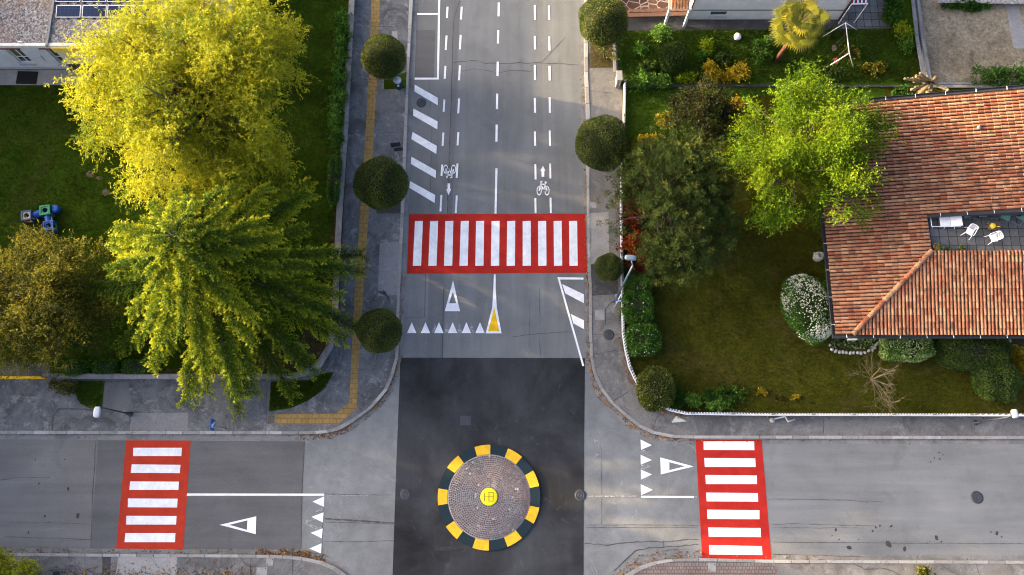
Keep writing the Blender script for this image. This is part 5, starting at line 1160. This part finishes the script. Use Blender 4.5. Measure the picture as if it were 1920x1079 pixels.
for k in range(n):
    w_ = (b_ - a) / n; mb = MB(); mb.box((a + k * w_ + .03, Yf - .38, 1.35), (a + (k + 1) * w_ - .03, Yf - .32, 2.84)); mb.build('shutter_panel', M['cream'], bl)
mb = MB(); mb.box((a, Yf - .31, 1.33), (b_, Yf - .27, 2.84)); mb.build('shutter_back', M['dark_metal'], bl)
mb = MB()
for k in range(16): mb.box((a + .05 + k * .2, Yf - .36, .15), (a + .17 + k * .2, Yf - .31, 1.32))
mb.build('slat_screen', M['wood'], bl)
mb = MB(); mb.box((a - .1, Yf - .42, .12), (a, Yf - .062, 1.34)); mb.build('screen_post', M['grey_metal'], bl)
mb = MB(); c = GY(39, 81, Yf - .05); mb.lathe(c - Vector((0, .0, .08)), [(.04, 0), (.10, .03), (.10, .13), (.04, .16)], 12); mb.build('wall_lamp', M['dark_metal'], bl)
mb = MB(); c = GY(41, 80, Yf); mb.box((c.x - .16, Yf - .1, c.z + .05), (c.x + .12, Yf - .002, c.z + .2)); mb.build('vent_box', M['fascia'], bl)
c = G(51, 146, .142); t = thing('door_mat', c, 'black rubber door mat on the concrete path', 'door mat'); mb = MB(); P = [G(*p, .143) for p in ((34, 134), (72, 135), (68, 158.5), (29.5, 157.5))]; mb.prism([(p.x, p.y) for p in P], .143, .165); mb.build('mat', M['rubber'], t)
mb = MB()
for k in range(7): q0, q1 = P[0].lerp(P[3], (k + .5) / 7), P[1].lerp(P[2], (k + .5) / 7); mb.bar((q0.x + .05, q0.y, .168), (q1.x - .05, q1.y, .168), .03, .006)
mb.build('ribs', M['rubber'], t)
t = thing('broom', G(97, 126, .15), 'dark red handled broom leaning on the white wall', 'broom'); h0 = G(97, 126, .2); h1 = GY(76, 105, Yf - .03); mb = MB(); mb.tube([h0, h1], .016, 6); mb.build('handle', M['redtrim'], t); mb = MB(); mb.obox(h0 + Vector((0, 0, -.02)), (.3, .07, .09), .2); mb.build('head', M['rubber'], t)
for r_, (y0, y1) in enumerate([(10, 33), (-17, 4)]):
    for k, (xa, xb_) in enumerate([(104, 150), (153, 198), (200, 246), (249, 295)]):
        P = [G(xa, y1, 3.5), G(xb_, y1, 3.5), G(xb_ + 2, y0, 3.75), G(xa + 2, y0, 3.75)]; c = (P[0] + P[1]) / 2
        t = thing('solar_panel', c, f"dark blue solar panel, {['front', 'rear'][r_]} row, {['outermost beside the roof upstand', 'second from the roof upstand', 'third from the roof upstand', 'hidden deepest under the yellow tree'][k]}", 'solar panel', 'solar panels on the flat roof')
        ex, ey = (P[1] - P[0]).normalized(), (P[3] - P[0]).normalized(); nn = ex.cross(ey); mb = MB()
        mb.add(P + [p - nn * .05 for p in P], [(0, 1, 2, 3), (7, 6, 5, 4), (0, 4, 5, 1), (1, 5, 6, 2), (2, 6, 7, 3), (3, 7, 4, 0)]); mb.build('frame', M['white_metal'], t)
        i_ = .045; Q = [P[0] + ex * i_ + ey * i_, P[1] - ex * i_ + ey * i_, P[2] - ex * i_ - ey * i_, P[3] + ex * i_ - ey * i_]; mb = MB()
        for a_ in range(6):
            for b2 in range(4):
                f0, f1, g0, g1 = a_ / 6 + .006, (a_ + 1) / 6 - .006, b2 / 4 + .008, (b2 + 1) / 4 - .008
                B_ = lambda u, v: Q[0].lerp(Q[1], u).lerp(Q[3].lerp(Q[2], u), v) + nn * .006
                mb.add([B_(f0, g0), B_(f1, g0), B_(f1, g1), B_(f0, g1)], [(0, 1, 2, 3)])
        mb.build('cells', M['solar'], t)
        mb = MB(); mb.add([q + nn * .003 for q in Q], [(0, 1, 2, 3)]); mb.build('backing', M['glassblue'], t)
        for s in (.1, .5, .9): q = P[0].lerp(P[1], s); mb = MB(); mb.box((q.x - .06, q.y - .09, ZR_ + .003), (q.x + .06, q.y + .1, 3.46)); mb.build('foot_block', M['rubber'], t)
# ================================================================== WHITE HOUSE (upper right)
Yh = G(1300, 37, .1).y; xa, xb_ = G(1290, 37, .1).x, G(1571, 38, .1).x
wh = thing('white_house', (xa, Yh, .1), 'tall white rendered house cut off by the upper edge', 'house')
wz0, wz1 = GY(1340, 31, Yh).z, GY(1340, 22, Yh).z; wx0, wx1 = GY(1330, 31, Yh).x, GY(1361, 31, Yh).x; zl = GY(1400, 19, Yh).z
mb = MB(); mb.box((xa, Yh, .05), (wx0, Yh + .3, 6.2)); mb.box((wx0, Yh, .05), (wx1, Yh + .3, wz0)); mb.box((wx0, Yh, wz1), (wx1, Yh + .3, 6.2)); mb.box((wx1, Yh, .05), (xb_, Yh + .3, 6.2)); mb.box((xa, Yh + .3, .05), (xa + .3, Yh + 9, 6.2)); mb.box((xb_ - .3, Yh + .3, .05), (xb_, Yh + 9, 6.2)); mb.build('wall', M['plaster'], wh)
mb = MB(); mb.box((xa - .03, Yh - .05, zl - .03), (xb_ + .03, Yh - .002, zl + .04)); mb.build('string_course', M['grey_metal'], wh)
mb = MB(); mb.box((wx0, Yh + .16, wz0), (wx1, Yh + .2, wz1)); f = mb.build('window', M['glass'], wh); mb = MB(); mb.box((wx0 - .05, Yh - .06, wz0 - .06), (wx1 + .05, Yh + .14, wz0 - .001)); mb.build('sill', M['plastergrey'], f)
mb = MB(); mb.box((xa + .3, Yh + .3, 5.9), (xb_ - .3, Yh + 9, 6.25)); mb.box((xa - .5, Yh - .5, 6.25), (xb_ + .5, Yh + 9.5, 6.4)); mb.build('roof', M['tilebed'], wh)
for xx in (xa - .06, xb_ + .06): mb = MB(); mb.tube([(xx, Yh - .07, .1), (xx, Yh - .07, 6.2)], .06, 8); mb.build('downpipe', M['brown'], wh)
rg = random.Random(19); mb = MB()
P = [G(1257, 16, 2.3), G(1292, 17, 2.3), G(1296, -14, 3.0), G(1258, -14, 3.0)]; vx = (P[1] - P[0]).normalized(); uu = (P[3] - P[0]).normalized(); L_ = (P[1] - P[0]).length; U_ = (P[3] - P[0]).length
for i in range(int(L_ / .2)):
    for j in range(int(U_ / .35)): tile(P[0] + vx * (.1 + i * .2) + uu * (j * .35), uu, vx, .35, .18, (.55, .24, .09))
mb.build('porch_tiles', M['tile'], wh, None, True)
mb = MB(); n_ = vx.cross(uu).normalized(); n_ = n_ if n_.z > 0 else -n_; Q = [P[0] - vx * .1 - uu * .1, P[1] - uu * .1, P[2], P[3] - vx * .1]; mb.add([q - n_ * .01 for q in Q] + [q - n_ * .12 for q in Q], [(0, 1, 2, 3), (7, 6, 5, 4), (0, 4, 5, 1), (1, 5, 6, 2), (2, 6, 7, 3), (3, 7, 4, 0)]); mb.build('porch_roof', M['fascia'], wh)
for q in (Q[0], Q[1]): mb = MB(); mb.box((q.x - .08 + .1, q.y + .05, .1), (q.x + .18, q.y + .21, 2.2)); mb.build('porch_post', M['plaster'], wh)
mb = MB(); s0, s1 = G(1597, 8, 2.4), G(1627, 7, 2.4); n_ = 12
aw = thing('striped_awning', (s0.x, s0.y, .15), 'small red and navy striped awning over the tiled patio', 'awning')
for col_, k0 in (('redtrim', 0), ('plastic_w', 1), ('blue', 2)):
    mb = MB()
    for k in range(k0, n_, 3): p, q = s0.lerp(s1, k / n_), s0.lerp(s1, (k + 1) / n_); mb.add([p, q, q + Vector((.05, 1.4, .5)), p + Vector((.05, 1.4, .5))], [(0, 1, 2, 3)]); mb.add([p - Vector((0, 0, .02)), q - Vector((0, 0, .02)), q + Vector((.05, 1.4, .48)), p + Vector((.05, 1.4, .48))], [(3, 2, 1, 0)])
    mb.build('stripes', M[col_], aw)
mb = MB(); mb.bar(s0, s1, .07); mb.build('front_bar', M['white_metal'], aw)
for q in (s0, s1): mb = MB(); mb.tube([(q.x, q.y, .15), (q.x, q.y, 2.38)], .03, 6); mb.build('post', M['white_metal'], aw)
# ---- swing set
t = thing('swing_set', G(1590, 105, .13), 'white and red metal garden swing frame on the clover lawn', 'swing'); zt = 2.1
A, B = G(1585.5, 43, zt), G(1592.5, 100, zt); mb = MB(); mb.tube([A, B], .032, 8); mb.build('top_bar', M['fascia'], t)
for q, e in ((A, (1541, 70)), (A, (1606, 56)), (B, (1549, 127)), (B, (1600, 128))): mb = MB(); mb.tube([q, G(*e, .13)], .026, 7); mb.build('leg', M['white_metal'], t)
for s, mt in ((.42, 'wood'), (.86, 'redplastic')):
    q = A.lerp(B, s) + Vector((-.25, 0, -1.55)); mb = MB(); mb.obox(q, (.24, .42, .06), .0); k = mb.build('swing_seat', M[mt], t)
    for d in (-.18, .18): mb = MB(); mb.tube([A.lerp(B, s) + Vector((0, d, 0)), q + Vector((0, d, .03))], .01, 5); mb.build('rope', M['wood'], k)
c = G(1382, 71, .14); t = thing('white_rock', c, 'single white rock lying in the clover lawn', 'rock'); k = core_mb((.22, .24, .2), .8, 1); k.v = [(x * (1 + .15 * math.sin(9 * y + 2)) + c.x, y * (1 + .12 * math.sin(8 * z)) + c.y, z + c.z + .1) for x, y, z in k.v]; k.build('stone', M['plastic_w'], t)
c = G(1530, 485, .13); t = thing('stone_jar', c, 'beige stone urn beside the roof corner under the green tree', 'urn'); mb = MB(); mb.lathe(c, [(.2, 0), (.3, .25), (.3, .5), (.2, .7), (.16, .75), (.2, .82), (.15, .82), (.12, .7)], 14); mb.build('body', M['stone'], t)
mb = MB(); mb.tube([c + Vector((-.12, 0, .75)), c + Vector((-.3, .12, .78)), c + Vector((-.38, .14, .66))], .05, 6); mb.build('handle', M['stone'], t)
# ================================================================== PLAY TUNNEL
t = thing('play_tunnel', G(75, 408, .13), 'blue crawl tunnel toy joining three coloured plastic cubes', 'playground toy')
def cube_part(px, py, ctop, cside, s=.56, rz=.15, cedge=None):
    c = G(px, py, .13 + s * .5); R = Matrix.Rotation(rz, 3, 'Z'); top = MB(); n = 20; h = s / 2; rr = s * .30
    sq = [(h, 0), (h, h * .5), (h, h), (h * .5, h), (0, h), (-h * .5, h), (-h, h), (-h, h * .5), (-h, 0), (-h, -h * .5), (-h, -h), (-h * .5, -h), (0, -h), (h * .5, -h), (h, -h), (h, -h * .5)]
    def face(M3, mb):
        vs = []; m = len(sq)
        for i, (a, b) in enumerate(sq): ang = math.atan2(b, a); vs += [c + R @ (M3 @ Vector((a, b, h))), c + R @ (M3 @ Vector((math.cos(ang) * rr, math.sin(ang) * rr, h))), c + R @ (M3 @ Vector((math.cos(ang) * rr, math.sin(ang) * rr, h - .07)))]
        mb.add(vs, [f for i in range(m) for f in ((i * 3, ((i + 1) % m) * 3, ((i + 1) % m) * 3 + 1, i * 3 + 1), (i * 3 + 1, ((i + 1) % m) * 3 + 1, ((i + 1) % m) * 3 + 2, i * 3 + 2))])
    face(Matrix.Identity(3), top); body = top.build('cube_top', M[ctop], t); side = MB()
    for k in range(4): face(Matrix.Rotation(k * PI / 2, 3, 'Z') @ Matrix.Rotation(PI / 2, 3, 'X'), side)
    side.build('cube_sides', M[cside], t)
    edge = MB()
    for sx in (-1, 1):
        for sy in (-1, 1): edge.obox(c + R @ Vector((sx * h, sy * h, 0)), (.09, .09, s + .05), rz)
    for k in range(4):
        for zz in (-h, h): M4 = Matrix.Rotation(k * PI / 2 + rz, 3, 'Z'); edge.obox(c + M4 @ Vector((h, 0, zz)), (.085, s - .09, .085), k * PI / 2 + rz)
    edge.build('cube_edges', M[cedge or ctop], t); return c
ca = cube_part(54, 407, 'plastergrey', 'toyorange', cedge='glassblue'); cb = cube_part(88.5, 397, 'toygreen', 'toyblue'); cc_ = cube_part(95, 426, 'toyblue', 'toygreen')
for p, q in ((ca, cb), (cb, cc_)):
    d = (q - p).normalized(); mb = MB(); pts, rad = [], []
    for k in range(19): pts.append((p + d * .3).lerp(q - d * .3, k / 18)); rad.append(.22 + (.025 if k % 2 else 0))
    mb.tube(pts, rad, 16); mb.build('tunnel', M['toyblue'], t)
c = G(104, 392, .5); mb = MB(); mb.lathe(c - Vector((0, 0, .3)), [(.24, 0), (.27, .1), (.24, .2), (.27, .3), (.24, .4), (.1, .4)], 18); mb.build('tunnel', M['toyblue'], t)
# ================================================================== STREET FURNITURE
c = G(748, 163, .13); t = thing('litter_bin', c, 'dark green litter bin with white lid under the ball tree', 'litter bin'); mb = MB(); mb.lathe(c, [(.2, 0), (.25, .05), (.26, .75), (.24, .86)], 20); mb.build('body', M['binteal'], t)
mb = MB(); mb.lathe(c, [(.27, .84), (.27, .90), (.2, .97), (.06, 1.0)], 20); mb.build('lid', M['lampglass'], t); mb = MB(); mb.obox(c + Vector((.05, -.255, .62)), (.14, .03, .2), .2); mb.build('sticker', M['cream'], t)
def lamp(base, top, z, hd, size, label, mat, rz=0, shell='lampglass'):
    b = G(*base, .12); t = thing('street_lamp', b, label, 'street lamp', 'street lamps'); tp = Vector((b.x, b.y, z)); hp = G(*hd, z)
    mb = MB(); mb.lathe(b, [(.16, 0), (.16, .03), (.09, .05), (.09, .6), (.065, .62)], 12); mb.build('base', M[mat], t)
    mb = MB(); mb.tube([b + Vector((0, 0, .5)), b.lerp(tp, .5), tp], [.05 * (z / 4) ** .6, .044 * (z / 4) ** .6, .036 * (z / 4) ** .6], 10); mb.build('pole', M[mat], t)
    d = hp - tp
    mb = MB(); mb.tube([tp, tp + d * .45 + Vector((0, 0, .08)), tp + d * .8 + Vector((0, 0, .06))], .028, 8); mb.build('arm', M[mat], t)
    k = core_mb((size[0] / 2, size[1] / 2, .09), .55, 1); R = Matrix.Rotation(rz, 3, 'Z'); k.v = [tuple(hp + R @ Vector(v) + Vector((0, 0, .08))) for v in k.v]; hd_ = k.build('lamp_head', M[shell], t)
    mb = MB(); mb.obox(hp + Vector((0, 0, -.03)), (size[0] * .6, size[1] * .7, .03), rz); mb.build('lens', M['plaster'], hd_)
lamp((245, 777), None, 3.6, (183.5, 773.5), (.38, .62), 'street lamp with white oval head above the left pavement', 'dark_metal')
lamp((1157, 556), None, 7.0, (1182, 484.5), (.64, .3), 'tall bluish street lamp between the small ball tree and red shrubs', 'bluegrey', rz=-.12, shell='bluelamp')
lamp((1829, 793), None, 3.5, (1901, 776.5), (.36, .5), 'street lamp with white head above the right fence', 'dark_metal', rz=.1)
def sign(name, base, z, label, build, mat='grey_metal', top=None):
    b = G(*base, .12); t = thing(name, b, label, 'road sign'); mb = MB(); mb.tube([b, (b.x, b.y, top or z + .35)], .03, 8); mb.build('pole', M[mat], t); build(t, Vector((b.x, b.y, z))); return t
def plate(t, c, w_, h_, ang, mat, name='sign_plate', th=.03, off=.05):
    R = Matrix.Rotation(ang, 3, 'Z'); mb = MB(); mb.obox(c + R @ Vector((0, -off, 0)), (w_, th, h_), ang); return mb.build(name, M[mat], t), R
def arrow_on(p, c, R, ang, s=.2, off=.07, flip=1):
    mb = MB()
    for a, b in (((-.8, -.8), (.7, .7)), ((.7, .7), (.7, -.25)), ((.7, .7), (-.25, .7))): mb.bar(c + R @ Vector((a[0] * s * flip, -off, a[1] * s)), c + R @ Vector((b[0] * s * flip, -off, b[1] * s)), .07, .07)
    mb.build('white_arrow', M['plastic_w'], p)
def sA(t, c):
    plate(t, c, .62, .6, .15, 'dark_metal'); plate(t, c + Vector((.08, .0, -.68)), .55, .5, .15, 'dark_metal')
sign('road_sign', (751, 299), 2.5, 'dark backed pair of sign plates on a pole by the west kerb', sA)
def tri(t, c, w_, ang, mat, rim=None, tilt=0):
    R = Matrix.Rotation(ang, 3, 'Z') @ Matrix.Rotation(tilt, 3, 'X'); h = w_ * .866; mb = MB(); P = [(-w_ / 2, h / 2), (w_ / 2, h / 2), (0, -h / 2)]
    vs = [c + R @ Vector((x, -.05, z)) for x, z in P] + [c + R @ Vector((x, -.08, z)) for x, z in P]; mb.add(vs, [(0, 1, 2), (5, 4, 3), (0, 3, 4, 1), (1, 4, 5, 2), (2, 5, 3, 0)]); o = mb.build('sign_plate', M[mat], t)
    if rim:
        mb = MB(); Q = [(x * .58, z * .58 + h * .07) for x, z in P]; mb.add([c + R @ Vector((x, -.084, z)) for x, z in Q] + [c + R @ Vector((x, -.081, z)) for x, z in Q], [(0, 1, 2), (0, 3, 4, 1), (1, 4, 5, 2), (2, 5, 3, 0)]); mb.build('sign_face', M[rim], o)
sign('give_way_sign', (730, 563), 2.2, 'dark triangular give way sign seen from behind, west kerb', lambda t, c: tri(t, c, .78, -.45, 'dark_metal', tilt=.5), 'dark_metal')
def sC(t, c):
    p, R = plate(t, c, .62, .42, .1, 'blue'); arrow_on(p, c, R, .1, .17)
sign('direction_sign', (1152, 576), 2.0, 'blue sign with white arrow beside the tall bluish lamp', sC, 'white_metal', 3.3)
def sD(t, c):
    p, R = plate(t, c, .62, .6, PI / 2, 'blue'); arrow_on(p, c, R, PI / 2, .2, flip=-1)
sign('direction_sign', (424, 804), 2.6, 'blue sign with white arrow on the left pavement', sD)
sign('give_way_sign', (1257, 791), 2.3, 'white backed triangular give way sign at the fence corner', lambda t, c: tri(t, c, .85,   .1, 'pipe', 'grey_metal', tilt=.55))
sign('give_way_sign', (526, 1079), 2.2, 'dark triangular sign tip at the lower pavement edge', lambda t, c: tri(t, c, .7, 1.2, 'dark_metal', tilt=.3), 'dark_metal')
c = G(110, 1078, .13); t = thing('post_box', c, 'dark blue box on a stand at the lower left edge', 'post box'); mb = MB(); mb.obox(c + Vector((0, 0, .85)), (.62, .4, .7), .12); mb.build('body', M['dark_metal'], t); mb = MB(); mb.obox(c + Vector((0, 0, 1.23)), (.68, .46, .06), .12); mb.build('lid', M['dark_metal'], t); mb = MB(); mb.obox(c + Vector((0, 0, .25)), (.12, .12, .5), .12); mb.build('stand', M['grey_metal'], t)
pts = [G(1449, 788, .3), G(1453, 786, .5), G(1472, 781, .9), G(1477, 791, .9), G(1490, 787, .9)]; t = thing('bent_pipe', pts[0], 'bent grey pipe handrail standing by the long fence', 'pipe'); mb = MB(); mb.tube(pts, .05, 8); mb.build('pipe', M['pipe'], t); mb = MB(); mb.lathe(pts[0] - Vector((0, 0, .18)), [(.16, 0), (.16, .1), (.08, .2), (.04, .22)], 12); mb.build('foot', M['pipe'], t)
mb = MB(); q = pts[-1]; mb.tube([q, (q.x, q.y, .12)], .04, 8); mb.build('leg', M['pipe'], t)
# ================================================================== ADDED SUN BLOCKERS OUT OF VIEW (made-up block and trees that shade the street)
ab = thing('shade_block', (-52, -1, 0), 'added plain block out of view, shading the street from the low western sun', 'building')  # added building out of view, keeps the low sun off the street
ax0, ax1, ay0, ay1, ah = -60, -44, -14.0, 12.6, 9.8
mb = MB(); mb.box((ax0, ay0, 0), (ax1, ay1, ah)); mb.build('wall', M['plastergrey'], ab); mb = MB(); mb.box((ax0 - .4, ay0 - .4, ah), (ax1 + .4, ay1 + .4, ah + .35)); mb.build('roof', M['tilebed'], ab)
for fl in range(3):
    for k in range(7):
        y_ = ay0 + 1.2 + k * 3.3; z_ = 1.2 + fl * 3.2; mb = MB(); mb.box((ax1 - .05, y_, z_), (ax1 + .03, y_ + 1.4, z_ + 1.5)); f = mb.build('window', M['glass'], ab)
        mb = MB(); mb.box((ax1, y_ - .1, z_ - .1), (ax1 + .14, y_ + 1.5, z_ - .002)); mb.build('sill', M['plaster'], f)
rng = np.random.default_rng(77)
t0 = thing('shade_tree', (-43, 18, 0), 'added bushy tree out of view, shading the park from the west', 'tree', 'added shade trees west of the park')  # added tree row out of view, blocks sun from lawn and road
q1, cc = crown(rng, (-43, 18, 3.2), (2.6, 2.9, 2.7), 110, .45, 16, 5, .5, .2, .14, .2, .3, .3, -.8, 5, .12, .5, .15)
mb = MB(); limbs(rng, mb, (-43, 18, 0), (-43, 18, 3.4), None, cc[:20], .2); mb.build('trunk', M['bark'], t0); cr_ = quads('crown', *q1, M['l_maple'], t0)
k = core_mb((2.6, 2.9, 2.7), 1, .75); k.v = [(x - 43, y + 18, z + 3.2) for x, y, z in k.v]; k.build('dark_core', M['core'], cr_)
for y_, k_ in ((13.6, .8), (22.5, 1), (27, 1.22), (31.5, 1.25), (36, 1.05), (40.5, 1)): copy_tree(t0, None, None, (-43 + random.uniform(-.5, .5), y_, 0), random.uniform(0, 6), k_)

for x_, y_, k_ in ((-22, 47, .95), (-17, 45, .8), (-12.5, 43, .66), (-8.5, 41.5, .58)):  # second added row out of view, shades the upper road
    copy_tree(t0, None, 'added bushy tree out of view behind the flat roofed building, shading the road', (x_, y_, 0), random.uniform(0, 6), k_)["group"] = 'added shade trees behind the flat roofed building'
